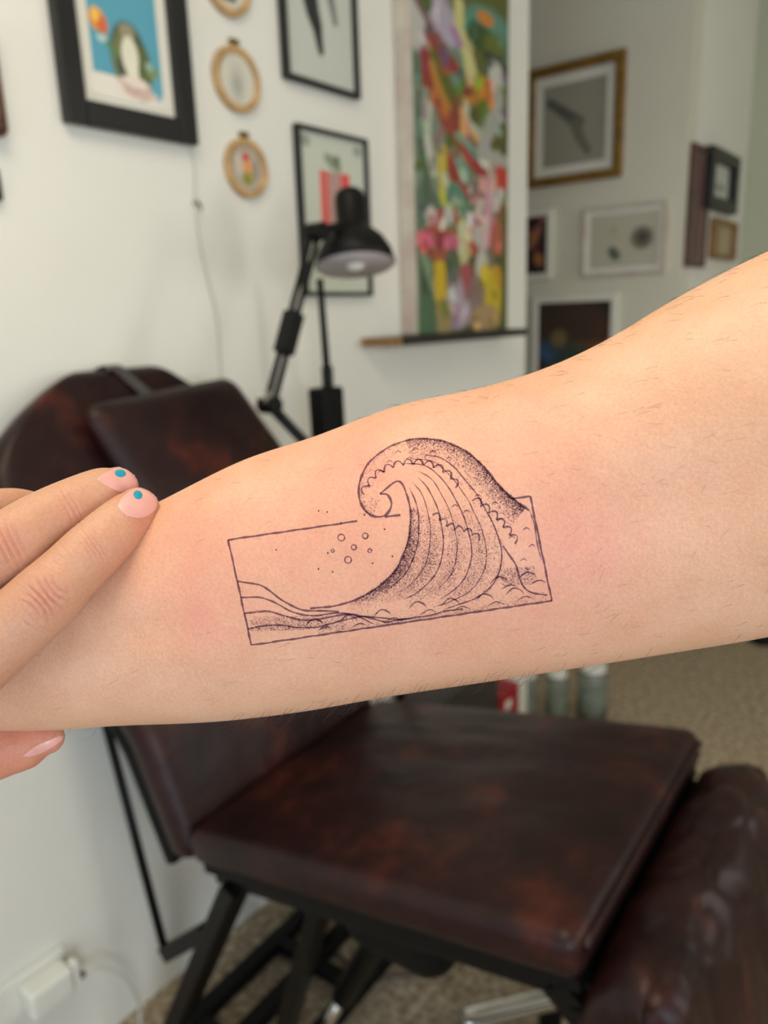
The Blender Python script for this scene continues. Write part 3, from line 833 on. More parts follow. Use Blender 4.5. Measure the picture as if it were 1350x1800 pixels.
# ------------------------------------------------------------------ the leather chair
CH_A = math.radians(2.5)
ZS = 0.66
c0 = on_plane(322, 1462, 2, ZS)
chair = empty('tattoo_chair', (float(c0[0]), float(c0[1]), 0), (0, 0, CH_A))
e1 = np.array([math.cos(CH_A), math.sin(CH_A), 0]); e2 = np.array([-math.sin(CH_A), math.cos(CH_A), 0])


def loc(px, py, w):
    """chair coordinates (s along the seat, w across, z up) of a pixel on the plane w"""
    o_ = np.array([c0[0], c0[1], 0]); d = ray(px, py)
    t = (w - (CAM - o_) @ e2) / (d @ e2); P = CAM + t * d - o_
    return (float(P @ e1), w, float(P[2]))


SL, SW, TILT = 0.665, 0.53, math.radians(11.3)
Rt = Matrix.Rotation(-TILT, 3, 'Y')


def seat_fn(p):
    q = p.copy()
    e = max(0.0, 1 - (abs(p.x) / (SL / 2)) ** 4) * max(0.0, 1 - (abs(p.y) / (SW / 2)) ** 4)
    if p.z > 0:
        q.z += 0.012 * e + 0.004 * noise.noise(Vector((p.x * 9, p.y * 16, 1.7))) * e
        q.z += 0.003 * noise.noise(Vector((p.x * 6 + 3, p.y * 40, 5.1))) * e * max(0, min(1, (p.y + 0.05) * 6))
    return Rt @ (q + Vector((SL / 2, SW / 2, -0.030))) + Vector((0, 0, ZS))


MB().rbox((SL, SW, 0.060), 0.02, (40, 36, 3), seat_fn).build('seat', 'leather', chair, smooth=True)
# welt along the front edge of the seat
wp = [Rt @ Vector((SL + 0.002, y, -0.02)) + Vector((0, 0, ZS)) for y in np.linspace(0.02, SW - 0.02, 20)]
MB().tube(wp, 0.006, 8).build('piping', 'leather', chair, smooth=True)
MB().box((SL / 2, SW / 2, -0.070), (SL - 0.02, SW - 0.03, 0.018)).build('seat_board', 'black_matte', chair)
chair.children[-1].rotation_euler = (0, -TILT, 0); chair.children[-1].location = (0, 0, ZS)

# backrest: leans back, flares a little, then rounds in towards the top
LEAN = math.radians(23)
bd = Vector((-math.sin(LEAN), 0, math.cos(LEAN))); bn = Vector((math.cos(LEAN), 0, math.sin(LEAN)))
B_LO, B_HI = -0.06, 0.785
BL = B_HI - B_LO
B0 = Vector((-0.008, 0, ZS))
LW_L = ([-0.06, 0.15, 0.35, 0.50, 0.58, 0.63, 0.68, 0.72, 0.755, 0.775, 0.785], [0.0, -0.003, -0.045, -0.08, -0.092, -0.085, -0.05, 0.0, 0.055, 0.095, 0.125])
LW_R = ([-0.06, 0.10, 0.40, 0.54, 0.577, 0.626, 0.69, 0.74, 0.77, 0.785], [0.53, 0.53, 0.54, 0.545, 0.535, 0.50, 0.42, 0.355, 0.315, 0.29])


def on_back(L_, w, n_):
    return B0 + bd * L_ + Vector((0, w, 0)) + bn * n_


def back_fn(p):
    t = (p.x + BL / 2) / BL; L_ = B_LO + t * BL
    a, b = float(np.interp(L_, *LW_L)), float(np.interp(L_, *LW_R))
    v = (p.y / 0.265 + 1) / 2
    z = p.z - 0.032
    if p.z > 0:
        e = max(0.0, 1 - (2 * t - 1) ** 4) * max(0.0, 1 - (2 * v - 1) ** 4)
        z += 0.010 * e + 0.004 * noise.noise(Vector((p.x * 8, p.y * 9, 4.4))) * e
    return on_back(L_, a + (b - a) * v, z)


MB().rbox((BL, 0.53, 0.064), 0.026, (44, 30, 2), back_fn).build('backrest', 'leather', chair, smooth=True)


def backboard_fn(p):
    t = (p.x + BL / 2) / BL; L_ = B_LO + t * BL
    a, b = float(np.interp(L_, *LW_L)) + 0.004, float(np.interp(L_, *LW_R)) - 0.004
    v = (p.y / 0.26 + 1) / 2
    return on_back(L_ - 0.006, a + (b - a) * v, p.z - 0.076)


MB().rbox((BL, 0.52, 0.022), 0.006, (30, 8, 1), backboard_fn).build('backrest_board', 'black_matte', chair, smooth=True)


# headrest pillow lying on the upper half of the backrest, with its strap over the top
def pillow_fn(p):
    ex = 1 - (abs(p.x) / 0.15) ** 3 * 0.45; ey = 1 - (abs(p.y) / 0.17) ** 3 * 0.45
    z = p.z * max(0.22, ex * ey) + 0.004 * noise.noise(Vector((p.x * 12, p.y * 10, 9.0)))
    return on_back(0.565 + p.x + 0.07 * p.y, 0.295 + p.y * (1.08 - 0.05 * p.x / 0.15) - 0.30 * p.x, z + 0.035)


pil = MB().rbox((0.30, 0.34, 0.075), 0.03, (20, 24, 3), pillow_fn).build('headrest_pillow', 'leather', chair, smooth=True)
sp = [on_back(L_, w, n_) for (L_, w, n_) in [(0.66, 0.25, 0.045), (0.705, 0.235, 0.022), (0.75, 0.215, 0.007), (0.782, 0.20, -0.004), (0.792, 0.195, -0.03), (0.786, 0.195, -0.07), (0.76, 0.195, -0.092), (0.68, 0.195, -0.092)]]
sm = MB(); P = catmull([tuple(v) for v in sp], 6)
V = []
for q in P: V += [q + np.array((0, -0.013, 0)), q + np.array((0, 0.013, 0))]
V2 = [v + np.array(bn) * 0.003 for v in V]
n_ = len(V); Fc = []
for i in range(len(P) - 1):
    a, b, c_, d = 2 * i, 2 * i + 1, 2 * i + 3, 2 * i + 2
    Fc += [(a + n_, b + n_, c_ + n_, d + n_), (a, d, c_, b), (a, a + n_, d + n_, d), (b, c_, c_ + n_, b + n_)]
sm.add(V + V2, Fc).build('strap', mat('grey_strap', (70, 66, 64), 0.5, var=0.1), pil)

# leg rest: a short flat roll, then it hangs steeply, loose wrinkled cover
prof = catmull([(0.645, 0.67), (0.66, 0.715), (0.685, 0.75), (0.732, 0.768), (0.768, 0.745), (0.795, 0.68), (0.835, 0.55), (0.885, 0.38), (0.915, 0.28)], 10)
tang = np.gradient(prof, axis=0); tang /= np.linalg.norm(tang, axis=1)[:, None]
nrm = np.stack([-tang[:, 1], tang[:, 0]], 1)
NV = 60; V, Fc = [], []
for layer in (0, 1):
    for i in range(len(prof)):
        for j in range(NV + 1):
            v = j / NV
            s_, z_ = prof[i]
            edge = min(1, min(v, 1 - v) * 12) ** 0.5
            L_ = i / len(prof)
            if layer == 0:
                n1 = noise.noise(Vector((L_ * 4.0 + v * 3.5, v * 4.2 - L_ * 2, 3.3))); n2 = noise.noise(Vector((L_ * 11 - v * 6, v * 13 + L_ * 5, 8.8)))
                n3 = abs(noise.noise(Vector((L_ * 3.2 - v * 2.6, v * 3.0 + L_ * 2, 6.1)))); n4 = abs(noise.noise(Vector((L_ * 5 + v * 2, v * 6 - L_ * 4, 2.1))))
                d = (0.012 * n1 + 0.003 * n2 - 0.035 * max(0, 0.16 - n3) - 0.02 * max(0, 0.14 - n4)) * min(1, L_ * 4) - 0.022 * (1 - edge)
            else:
                d = -0.065
            V.append((s_ + nrm[i][0] * d, 0.0 + v * SW, z_ + nrm[i][1] * d))
W = NV + 1; NL = len(prof)
for i in range(NL - 1):
    for j in range(NV):
        q = (i * W + j, i * W + j + 1, (i + 1) * W + j + 1, (i + 1) * W + j)
        Fc.append(q); Fc.append(tuple(reversed([k + NL * W for k in q])))
    for j, fl in ((0, 0), (NV, 1)):
        q = (i * W + j, (i + 1) * W + j, (i + 1) * W + j + NL * W, i * W + j + NL * W)
        Fc.append(tuple(reversed(q)) if fl else q)
for i, fl in ((0, 0), (NL - 1, 1)):
    for j in range(NV):
        q = (i * W + j, i * W + j + NL * W, i * W + j + 1 + NL * W, i * W + j + 1)
        Fc.append(tuple(reversed(q)) if fl else q)
MB().add(V, Fc).build('leg_rest', 'leather', chair, smooth=True)
for w in (0.03, SW - 0.03):
    MB().bar((0.625, w, 0.70), (0.668, w, 0.665), 0.03, 0.035).bar((0.66, w, 0.69), (0.835, w, 0.27), 0.03, 0.035, up=(0, 1, 0)).build('leg_rest_bracket', 'black_metal', chair)
# frame under the seat
for w in (0.045, SW - 0.045):
    a = Rt @ Vector((0.01, w, -0.094)) + Vector((0, 0, ZS)); b = Rt @ Vector((SL + 0.0, w, -0.094)) + Vector((0, 0, ZS))
    MB().bar(a, b, 0.03, 0.03).build('side_rail', 'black_metal', chair, bevel=0.003)
for s_ in (0.02, SL - 0.03):
    a = Rt @ Vector((s_, 0.06, -0.096)) + Vector((0, 0, ZS)); b = Rt @ Vector((s_, SW - 0.06, -0.096)) + Vector((0, 0, ZS))
    MB().bar(a, b, 0.03, 0.03).build('cross_rail', 'black_metal', chair, bevel=0.003)
for w in (0.035, SW - 0.035):
    MB().bar((0.075, w, 0.57), (-0.20, w, 0.03), 0.032, 0.05, up=(0, 1, 0)).build('leg', 'black_metal', chair, bevel=0.003)
    k = 0.075 if w < 0.2 else -0.075
    MB().bar((0.21, w + k, 0.60), (0.02, w + k, 0.03), 0.026, 0.04, up=(0, 1, 0)).build('leg', 'black_metal', chair, bevel=0.003)
for s_ in (-0.22, -0.11, 0.02):
    MB().box((s_, SW / 2, 0.022), (0.035, SW + 0.05, 0.035)).build('base_bar', 'black_metal', chair, bevel=0.003)
for w in (0.14, SW - 0.14):
    MB().box((-0.10, w, 0.021), (0.27, 0.03, 0.03)).build('base_rail', 'black_metal', chair, bevel=0.003)
# gas strut rod from the backrest down to the base
ra = (-0.225, 0.03, 0.77); rb = (-0.134, 0.03, 0.327)
MB().tube([ra, rb], 0.008, 10).build('strut_rod', 'black_metal', chair, smooth=True)
MB().bar(rb, (-0.01, 0.03, 0.44), 0.02, 0.028).build('strut_bracket', 'black_metal', chair)
# actuator motor
MB().rbox((0.19, 0.20, 0.13), 0.045, (6, 6, 3), fn=lambda p: p + Vector((0.345, SW / 2 - 0.10, 0.585))).build('motor', 'black_matte', chair, smooth=True)
MB().tube([(0.13, SW / 2 - 0.05, 0.22), (0.30, SW / 2 - 0.05, 0.57)], 0.022, 14).build('actuator', 'black_metal', chair, smooth=True)
MB().tube([(0.04, SW / 2 - 0.05, 0.03), (0.13, SW / 2 - 0.05, 0.22)], 0.011, 12).build('piston', 'chrome', chair, smooth=True)
tag(chair, 'reclining tattoo chair in dark oxblood leather with black metal frame', 'chair')
# chrome foot bar on the floor by the leg rest
fa = on_plane(812, 1786, 2, 0.10); fb = on_plane(992, 1742, 2, 0.10)
fbx = empty('foot_bar', (float((fa[0] + fb[0]) / 2), float((fa[1] + fb[1]) / 2), 0))
d = (fb - fa) / 2
ang = math.atan2(d[1], d[0]); LN = float(np.linalg.norm(d[:2])) * 2
fbx.rotation_euler = (0, 0, ang)
MB().rbox((LN, 0.045, 0.028), 0.012, (6, 3, 1), fn=lambda p: p + Vector((0, 0, 0.088))).build('tube', 'chrome', fbx, smooth=True)
for sx in (-1, 1):
    MB().rbox((0.04, 0.04, 0.075), 0.01, (2, 2, 3), fn=lambda p: p + Vector((sx * (LN / 2 - 0.03), 0, 0.0385))).build('rubber_foot', 'black_matte', fbx, smooth=True)
tag(fbx, 'chrome foot bar on black rubber feet on the carpet', 'foot bar')
# loose cable on the carpet
pts = [on_plane(x, y, 2, 0.005) for x, y in [(560, 1640), (610, 1690), (670, 1715), (730, 1712), (755, 1690), (720, 1655), (650, 1635)]]
o = MB().tube(catmull(pts, 8), 0.004, 8).build('floor_cable', 'grey_cable', None, smooth=True)
tag(o, 'thin grey cable looping on the carpet under the chair', 'cable')

# ------------------------------------------------------------------ desk lamp and pole stand behind the chair
XLAMP = -1.02
lamp = empty('desk_lamp', (XLAMP, 1.16, 0))
LO = np.array([XLAMP, 1.16, 0])


def lp(px, py, x=XLAMP): return Vector(on_plane(px, py, 0, x) - LO)


j_top, j_low = lp(555, 408), lp(474, 712)
dirn = (j_low - j_top).normalized(); side = Vector((1, 0, 0))
up = MB()
for k in (-1, 1):
    off = side.cross(dirn) * 0.009 * k
    up.tube([j_top + off, j_low + off], 0.0055, 8)
up.build('upper_arm', 'black_metal', lamp, smooth=True)
mid = j_top.lerp(j_low, 0.56)
MB().bar(mid - dirn * 0.03, mid + dirn * 0.05, 0.03, 0.03, up=(1, 0, 0)).build('arm_bracket', 'black_metal', lamp, bevel=0.003)
MB().tube([j_top - side * 0.015, j_top + side * 0.02], 0.017, 16).build('top_joint', 'black_metal', lamp, smooth=False)
MB().tube([j_low - side * 0.018, j_low + side * 0.018], 0.016, 16).build('elbow_joint', 'black_metal', lamp)
kn = lp(463, 698)
MB().tube([kn - side * 0.006, kn + side * 0.012], 0.011, 14).build('knob', 'chrome', lamp, smooth=False)
low_end = Vector((0.04, 0.11, 0.98))
MB().tube([j_low, low_end], 0.010, 10).build('lower_arm', 'black_metal', lamp, smooth=True)
MB().tube([low_end, Vector((0.04, 0.11, 0.03))], 0.013, 12).build('post', 'black_metal', lamp, smooth=True)
MB().lathe([(0.001, 0.0), (0.075, 0.0), (0.075, 0.018), (0.04, 0.03), (0.001, 0.03)], origin=(0.04, 0.11, 0), n=28).build('base', 'black_metal', lamp, smooth=False)
# shade: bell with a cylindrical cap, tipped slightly to the viewer
ctr = lp(625, 466); 
tip = Matrix.Rotation(math.radians(YAW * 57.2958), 3, 'Z') @ Matrix.Rotation(math.radians(-15), 3, 'X') @ Matrix.Rotation(math.radians(-3), 3, 'Y')
prof = [(0.001, 0.150), (0.020, 0.149), (0.028, 0.142), (0.031, 0.128), (0.031, 0.078), (0.040, 0.068), (0.060, 0.050), (0.074, 0.026), (0.080, 0.0),
        (0.078, -0.001), (0.072, 0.024), (0.058, 0.047), (0.038, 0.064), (0.028, 0.074), (0.001, 0.076)]
MB().lathe(prof, origin=ctr, R=tip, n=40).build('shade', 'black_metal', lamp, smooth=True)
prof = [(0.0775, -0.001), (0.0715, 0.0235), (0.0575, 0.0465), (0.0375, 0.0635), (0.001, 0.066)]
MB().lathe(prof, origin=ctr - Vector((0, 0, 0.0008)), R=tip, n=40).build('shade_lining', 'inner_white', lamp, smooth=True)
MB().lathe([(0.001, -0.012), (0.016, -0.006), (0.024, 0.008), (0.022, 0.026), (0.013, 0.046), (0.012, 0.066), (0.001, 0.066)], origin=ctr, R=tip, n=24).build('bulb', 'bulb', lamp, smooth=True)
MB().bar(j_top, ctr + Vector((0, -0.02, 0.075)), 0.012, 0.016).build('shade_bracket', 'black_metal', lamp)
tag(lamp, 'black articulated desk lamp with bell shade behind the chair', 'lamp')
# slim pole with a dark box
XS = -1.16
st = empty('pole_stand', (XS, float(on_plane(577, 690, 0, XS)[1]), 0)); SO = np.array(st.location)
sa = Vector(on_plane(562, 490, 0, XS) - SO); sb = Vector(on_plane(576, 668, 0, XS) - SO)
MB().tube([sa, sb], [0.0075, 0.0085], 10).build('pole', 'black_metal', st, smooth=True)
MB().tube([sb + Vector((0, 0, 0.03)), sb - Vector((0, 0, 0.03))], 0.013, 12).build('collar', 'black_metal', st)
bx = Vector(on_plane(572, 720, 0, XS) - SO)
MB().rbox((0.05, 0.07, 0.20), 0.008, (2, 2, 4), fn=lambda p: p + Vector((0, bx.y + 0.004 - 0.02 * (p.z - 0.1) * 1.0, sb.z - 0.115))).build('box', 'black_matte', st, smooth=True)
MB().tube([(0, bx.y, sb.z - 0.2), (0, bx.y, 0.03)], 0.012, 12).build('post', 'black_metal', st, smooth=True)
for k in range(3):
    a = 2 * math.pi * k / 3 + 0.6
    MB().tube([(0, bx.y, 0.20), (0.075 * math.cos(a), bx.y + 0.075 * math.sin(a), 0.010)], 0.008, 8).build('leg', 'black_metal', st, smooth=True)
tag(st, 'slim black pole stand carrying a dark box beside the lamp', 'stand')

# ------------------------------------------------------------------ small things on the floor behind the seat
def fl(px, py): return on_plane(px, py, 2, 0.0)


o = empty('storage_box', (-1.212, 1.82, 0))
MB().rbox((0.15, 0.36, 0.34), 0.012, (3, 4, 3), fn=lambda q: q + Vector((0, 0, 0.171))).build('box', mat('grey_storage_plastic', (52, 48, 45), 0.5, var=0.15), o, smooth=True)
MB().rbox((0.16, 0.37, 0.02), 0.006, (3, 4, 1), fn=lambda q: q + Vector((0, 0, 0.351))).build('lid', mat('dark_lid_plastic', (40, 37, 35), 0.5, var=0.15), o, smooth=True)
tag(o, 'dark grey lidded storage box against the wall left of the red carton', 'storage box')
o = empty('red_carton', (-1.215, 2.085, 0))
MB().box((0, 0, 0.11), (0.14, 0.125, 0.218)).build('box', 'red', o, bevel=0.003)
MB().box((0.071, -0.01, 0.17), (0.002, 0.04, 0.03)).build('label_patch', 'white_plastic', o)
MB().box((0, 0, 0.2195), (0.139, 0.004, 0.002)).build('lid_seam', 'black_matte', o)
tag(o, 'red carton on the floor behind the leather seat', 'carton')
o = empty('white_carton', (-1.215, 2.185, 0))
MB().box((0, 0, 0.11), (0.14, 0.055, 0.218)).build('box', 'white_plastic', o, bevel=0.003)
MB().box((0, 0, 0.2195), (0.139, 0.004, 0.002)).build('lid_seam', 'cable', o)
tag(o, 'narrow white carton beside the red carton on the floor', 'carton')
for i, (jx, jy, lab) in enumerate([(-1.17, 2.265, 'clear plastic jar next to the white carton on the floor'), (-1.095, 2.345, 'middle one of the clear plastic jars behind the leather seat'),
                                   (-1.0, 2.44, 'widest clear plastic jar at the end of the row behind the seat')]):
    o = empty('plastic_jar', (jx, jy, 0))
    r = (0.036, 0.042, 0.056)[i]; h = (0.21, 0.20, 0.21)[i]
    MB().lathe([(r, 0.001), (r, h * 0.82), (r * 0.75, h * 0.9), (r * 0.75 - 0.003, h * 0.9), (r - 0.003, h * 0.81), (r - 0.003, 0.004), (0.001, 0.004), (0.001, 0.001)], n=28, closed=True).build('jar_body', 'glass', o, smooth=True)
    MB().lathe([(0.001, h * 0.9), (r * 0.8, h * 0.9), (r * 0.8, h), (0.001, h)], n=24).build('lid', 'white_plastic', o)
    MB().lathe([(0.001, 0.005), (r - 0.006, 0.005), (r - 0.006, h * 0.45), (0.001, h * 0.47)], n=20).build('contents', 'wall_olive', o, smooth=True)
    tag(o, lab, 'jar', 'plastic jars on the floor')
p = fl(1338, 1128)
o = empty('black_stool_foot', (float(p[0]), float(p[1]), 0))
MB().lathe([(0.001, 0.0), (0.05, 0.0), (0.055, 0.015), (0.03, 0.05), (0.012, 0.07), (0.001, 0.07)], n=20).build('foot', 'black_matte', o, smooth=True)
MB().tube([(0, 0, 0.06), (0.06, 0.1, 0.5)], 0.012, 10).build('post', 'black_metal', o, smooth=True)
MB().lathe([(0.001, 0.5), (0.15, 0.5), (0.16, 0.52), (0.15, 0.55), (0.001, 0.56)], origin=(0.06, 0.1, 0), n=28).build('seat', 'black_matte', o, smooth=True)
tag(o, 'black stool foot on the carpet at the edge under the arm', 'stool')

# ------------------------------------------------------------------ people: the held out forearm and the hand on its wrist
def limb(mb, pts, radii, flat=1.0, per=10, nseg=20):
    """tapered tube with round ends through (px, py, depth) joints; flat squeezes it along the view"""
    P = np.array([at(*p) for p in pts]); R_ = np.array(radii)
    Q = catmull(np.hstack([P, R_[:, None]]), per)
    C, r = Q[:, :3], Q[:, 3]
    t0 = (C[1] - C[0]) / np.linalg.norm(C[1] - C[0]); t1 = (C[-1] - C[-2]) / np.linalg.norm(C[-1] - C[-2])
    pre = [(C[0] - t0 * r[0] * math.cos(a), r[0] * math.sin(a)) for a in (0.12, 0.5, 0.9, 1.25)]
    post = [(C[-1] + t1 * r[-1] * math.cos(a), r[-1] * math.sin(a)) for a in (1.25, 0.9, 0.5, 0.12)]
    CC = np.array([p[0] for p in pre] + list(C) + [p[0] for p in post]); RR = [p[1] for p in pre] + list(r) + [p[1] for p in post]
    V, Fc = [], []
    T = np.gradient(CC, axis=0); T /= np.linalg.norm(T, axis=1)[:, None]
    for i in range(len(CC)):
        v = CC[i] - CAM; v /= np.linalg.norm(v)
        sdir = np.cross(T[i], v); sdir /= np.linalg.norm(sdir)
        f = np.cross(sdir, T[i])
        for k in range(nseg):
            a = 2 * math.pi * k / nseg
            V.append(CC[i] + RR[i] * (math.cos(a) * sdir + flat * math.sin(a) * f))
    for i in range(len(CC) - 1):
        for k in range(nseg):
            k2 = (k + 1) % nseg
            Fc.append((i * nseg + k, i * nseg + k2, (i + 1) * nseg + k2, (i + 1) * nseg + k))
    Fc.append(tuple(reversed(range(nseg)))); Fc.append(tuple((len(CC) - 1) * nseg + k for k in range(nseg)))
    mb.add(V, Fc)


def remeshed(mb, name, voxel, iters):
    """all overlapping volumes fused into one skin"""
    tmp = mb.build(name + '_src', None)
    import bmesh
    bm = bmesh.new(); bm.from_mesh(tmp.data); bmesh.ops.recalc_face_normals(bm, faces=bm.faces[:]); bm.to_mesh(tmp.data); bm.free()
    r = tmp.modifiers.new('r', 'REMESH'); r.mode = 'VOXEL'; r.voxel_size = voxel
    s_ = tmp.modifiers.new('s', 'SMOOTH'); s_.factor = 0.5; s_.iterations = iters
    dg = bpy.context.evaluated_depsgraph_get(); dg.update()
    me = bpy.data.meshes.new_from_object(tmp.evaluated_get(dg), depsgraph=dg)
    bpy.data.objects.remove(tmp)
    me.name = name
    me.polygons.foreach_set('use_smooth', [True] * len(me.polygons))
    o = bpy.data.objects.new(name, me); COL.objects.link(o)
    return o


def verts_np(me):
    a = np.empty(len(me.vertices) * 3); me.vertices.foreach_get('co', a)
    return a.reshape(-1, 3)


# --- forearm: sections from the measured upper and lower outline
ST = [  # top x, y, bottom x, y, depth of the axis, thickness ratio
    (-260, 1010, -255, 1290, 0.246, 0.70), (-120, 1000, -120, 1296, 0.246, 0.72), (40, 975, 30, 1284, 0.245, 0.74),
    (200, 918, 140, 1279, 0.244, 0.78), (285, 880, 225, 1272, 0.243, 0.80), (430, 808, 390, 1264, 0.242, 0.82),
    (560, 764, 535, 1247, 0.241, 0.84), (700, 712, 690, 1220, 0.240, 0.84), (830, 684, 850, 1196, 0.239, 0.84),
    (940, 652, 1000, 1173, 0.238, 0.83), (1050, 603, 1150, 1149, 0.236, 0.82), (1200, 515, 1310, 1122, 0.233, 0.84),
    (1350, 440, 1450, 1092, 0.230, 0.88), (1560, 350, 1640, 1050, 0.228, 0.90), (1800, 280, 1880, 1000, 0.228, 0.90), (2200, 190, 2280, 930, 0.228, 0.92), (2600, 90, 2680, 900, 0.228, 0.95), (2820, 110, 2880, 830, 0.229, 0.95), (2920, 250, 2950, 680, 0.230, 0.9)]
Q = catmull(ST, 8)
arm = MB(); NS = 72; V, Fc = [], []
cen = np.array([(at(q[0], q[1], q[4]) + at(q[2], q[3], q[4])) / 2 for q in Q])
tg = np.gradient(cen, axis=0); tg /= np.linalg.norm(tg, axis=1)[:, None]
for i, q in enumerate(Q):
    hw = (at(q[0], q[1], q[4]) - at(q[2], q[3], q[4])) / 2
    r_ = np.linalg.norm(hw); hd = hw / r_
    f = np.cross(hd, tg[i]); f /= np.linalg.norm(f)
    if f @ (CAM - cen[i]) < 0: f = -f
    for k in range(NS):
        a = 2 * math.pi * k / NS; ca, sa = math.cos(a), math.sin(a)
        e = 2 / 2.25
        x = math.copysign(abs(ca) ** e, ca); y = math.copysign(abs(sa) ** e, sa)
        V.append(cen[i] + r_ * 0.985 * x * hd + r_ * q[5] * y * f)
for i in range(len(Q) - 1):
    for k in range(NS):
        k2 = (k + 1) % NS
        Fc.append((i * NS + k, i * NS + k2, (i + 1) * NS + k2, (i + 1) * NS + k))
Fc.append(tuple(reversed(range(NS)))); Fc.append(tuple((len(Q) - 1) * NS + k for k in range(NS)))
arm.add(V, Fc)
# its own relaxed hand, beyond the edge of the picture
for (y0_, y1_, y2_, x2, r) in [(1060, 1040, 1020, -760, .0075), (1120, 1112, 1105, -830, .0082), (1185, 1188, 1190, -850, .0084), (1250, 1262, 1275, -800, .0080)]:
    limb(arm, [(-240, 1150, .247), (-380, (y0_ + 1150) / 2 + 4, .247), (-520, y0_, .247)], [.020, .0165, .0115], 0.8)
    limb(arm, [(-500, y0_, .247), (-640, y1_, .243), (x2 + 70, y2_, .236), (x2, y2_, .228)], [.0098, r * 1.08, r, r * 0.85])
limb(arm, [(-260, 1240, .245), (-360, 1320, .238), (-470, 1380, .236), (-560, 1400, .236)], [.017, .0125, .0098, .0082])
arm_o = remeshed(arm, 'person_forearm', 0.0011, 5)
me = arm_o.data; me.materials.append(M['skin_arm'])
co = verts_np(me)
# gentle irregularity of the flesh: elbow hollow, tendon lines near the wrist
px_, py_, _z = to_px(co)
nrm_ = np.empty(len(co) * 3); me.vertices.foreach_get('normal', nrm_); nrm_ = nrm_.reshape(-1, 3)
front = np.clip(-(nrm_ @ _fw), 0, 1)


def g2(x, y, sx, sy, ang=0.0):
    ca, sa = math.cos(ang), math.sin(ang)
    u, v = (px_ - x) * ca + (py_ - y) * sa, -(px_ - x) * sa + (py_ - y) * ca
    return np.exp(-(u / sx) ** 2 - (v / sy) ** 2)


dsp = front * (-0.0016 * g2(1280, 880, 170, 110, -0.2) + 0.0016 * g2(1080, 770, 150, 100, -0.4) + 0.0010 * g2(700, 950, 260, 120, -0.15) - 0.0010 * g2(180, 1120, 160, 40, -0.15))
co2 = co + nrm_ * dsp[:, None]
me.vertices.foreach_set('co', co2.ravel()); me.update()
bl = np.zeros(len(co))
for (x, y, sx, sy, a_, w) in [(690, 960, 400, 200, -.15, .42), (640, 800, 130, 90, -.3, .30), (350, 1085, 90, 90, 0, .25), (1010, 950, 130, 150, 0, .38), (880, 740, 190, 90, -.3, .30),
                              (820, 1100, 260, 80, -.15, .25), (470, 1000, 170, 130, 0, .2), (310, 950, 110, 140, .2, .2), (1300, 850, 190, 110, 0, .15), (640, 810, 50, 40, 0, .18), (1015, 960, 50, 70, 0, .15), (350, 1095, 36, 40, 0, .15)]:
    bl = bl + w * g2(x, y, sx, sy, a_)
at_ = me.attributes.new('blush', 'FLOAT', 'POINT'); at_.data.foreach_set('value', np.clip(bl, 0, 1).astype(np.float32))
tag(arm_o, 'bare forearm with fine-line sea tattoo held out across the picture', 'forearm')
arm_bvh = BVHTree.FromPolygons([Vector(v) for v in co2], [tuple(p.vertices) for p in me.polygons])

# --- tattoo: ink lines and stipple lying on the skin. A plain rolling swell in a rectangular border.
Oc = Vector(CAM)


def hit(bvh, x, y):
    d = Vector(ray(x, y)).normalized()
    r_ = bvh.ray_cast(Oc, d)
    if r_[0] is None: return None
    n = r_[1] if r_[1].dot(d) < 0 else -r_[1]
    return r_[0], n


ink, layer_n = MB(), [0]


def line(pts, w=1.5, smooth=True, wob=0.5, taper=0.0):
    """w: half width in photo pixels"""
    layer_n[0] += 1
    P = catmull(pts, 10) if smooth and len(pts) > 2 else np.array(pts, float)
    seg_ = np.linalg.norm(np.diff(P, axis=0), axis=1); L_ = np.concatenate([[0], np.cumsum(seg_)])
    if L_[-1] < 1: return
    N = max(3, int(L_[-1] / 2.6))
    s_ = np.linspace(0, L_[-1], N); X = np.interp(s_, L_, P[:, 0]); Y = np.interp(s_, L_, P[:, 1])
    ph = rng.random() * 10
    X = X + wob * np.sin(s_ * 0.11 + ph) * 0.6; Y = Y + wob * np.sin(s_ * 0.13 + ph * 2) * 0.6
    V, nr = [], []
    for x, y in zip(X, Y):
        h = hit(arm_bvh, x, y)
        if h is None: return
        V.append(h[0] + h[1] * (0.00004 + 0.0000004 * (layer_n[0] % 60))); nr.append(h[1])
    k_ = 0.21 / F_PX
    out = []
    for i in range(N):
        t = (V[min(i + 1, N - 1)] - V[max(i - 1, 0)]).normalized(); b = nr[i].cross(t).normalized()
        ww = w * (1 + 0.22 * math.sin(s_[i] * 0.23 + ph) + 0.12 * rng.normal())
        if taper: ww *= max(0.25, min(1, min(s_[i], L_[-1] - s_[i]) / taper))
        out += [V[i] + b * ww * k_, V[i] - b * ww * k_]
    ink.add(out, [(2 * i, 2 * i + 1, 2 * i + 3, 2 * i + 2) for i in range(N - 1)])


dots = MB()


def dot(x, y, r):
    h = hit(arm_bvh, x, y)
    if h is None: return
    layer_n[0] += 1
    n = h[1]; a = n.orthogonal().normalized(); b = n.cross(a); k_ = r * 0.21 / F_PX
    p = h[0] + n * (0.00003 + 0.0000004 * (layer_n[0] % 90))
    dots.add([p + k_ * (math.cos(t) * a + math.sin(t) * b) for t in (0, 1.05, 2.09, 3.14, 4.19, 5.24)], [(0, 1, 2, 3, 4, 5)])


TL, TR, BR, BL_ = (401, 949), (932, 872), (970, 1056), (442, 1134)
line([TL, (560, 926), (628, 916)], 1.7, False); line([(676, 909), (704, 905)], 1.7, False); line([(898, 877), TR], 1.7, False)
line([TR, BR], 1.7, False); line([BR, (700, 1096), BL_], 1.7, False); line([BL_, TL], 1.7, False)
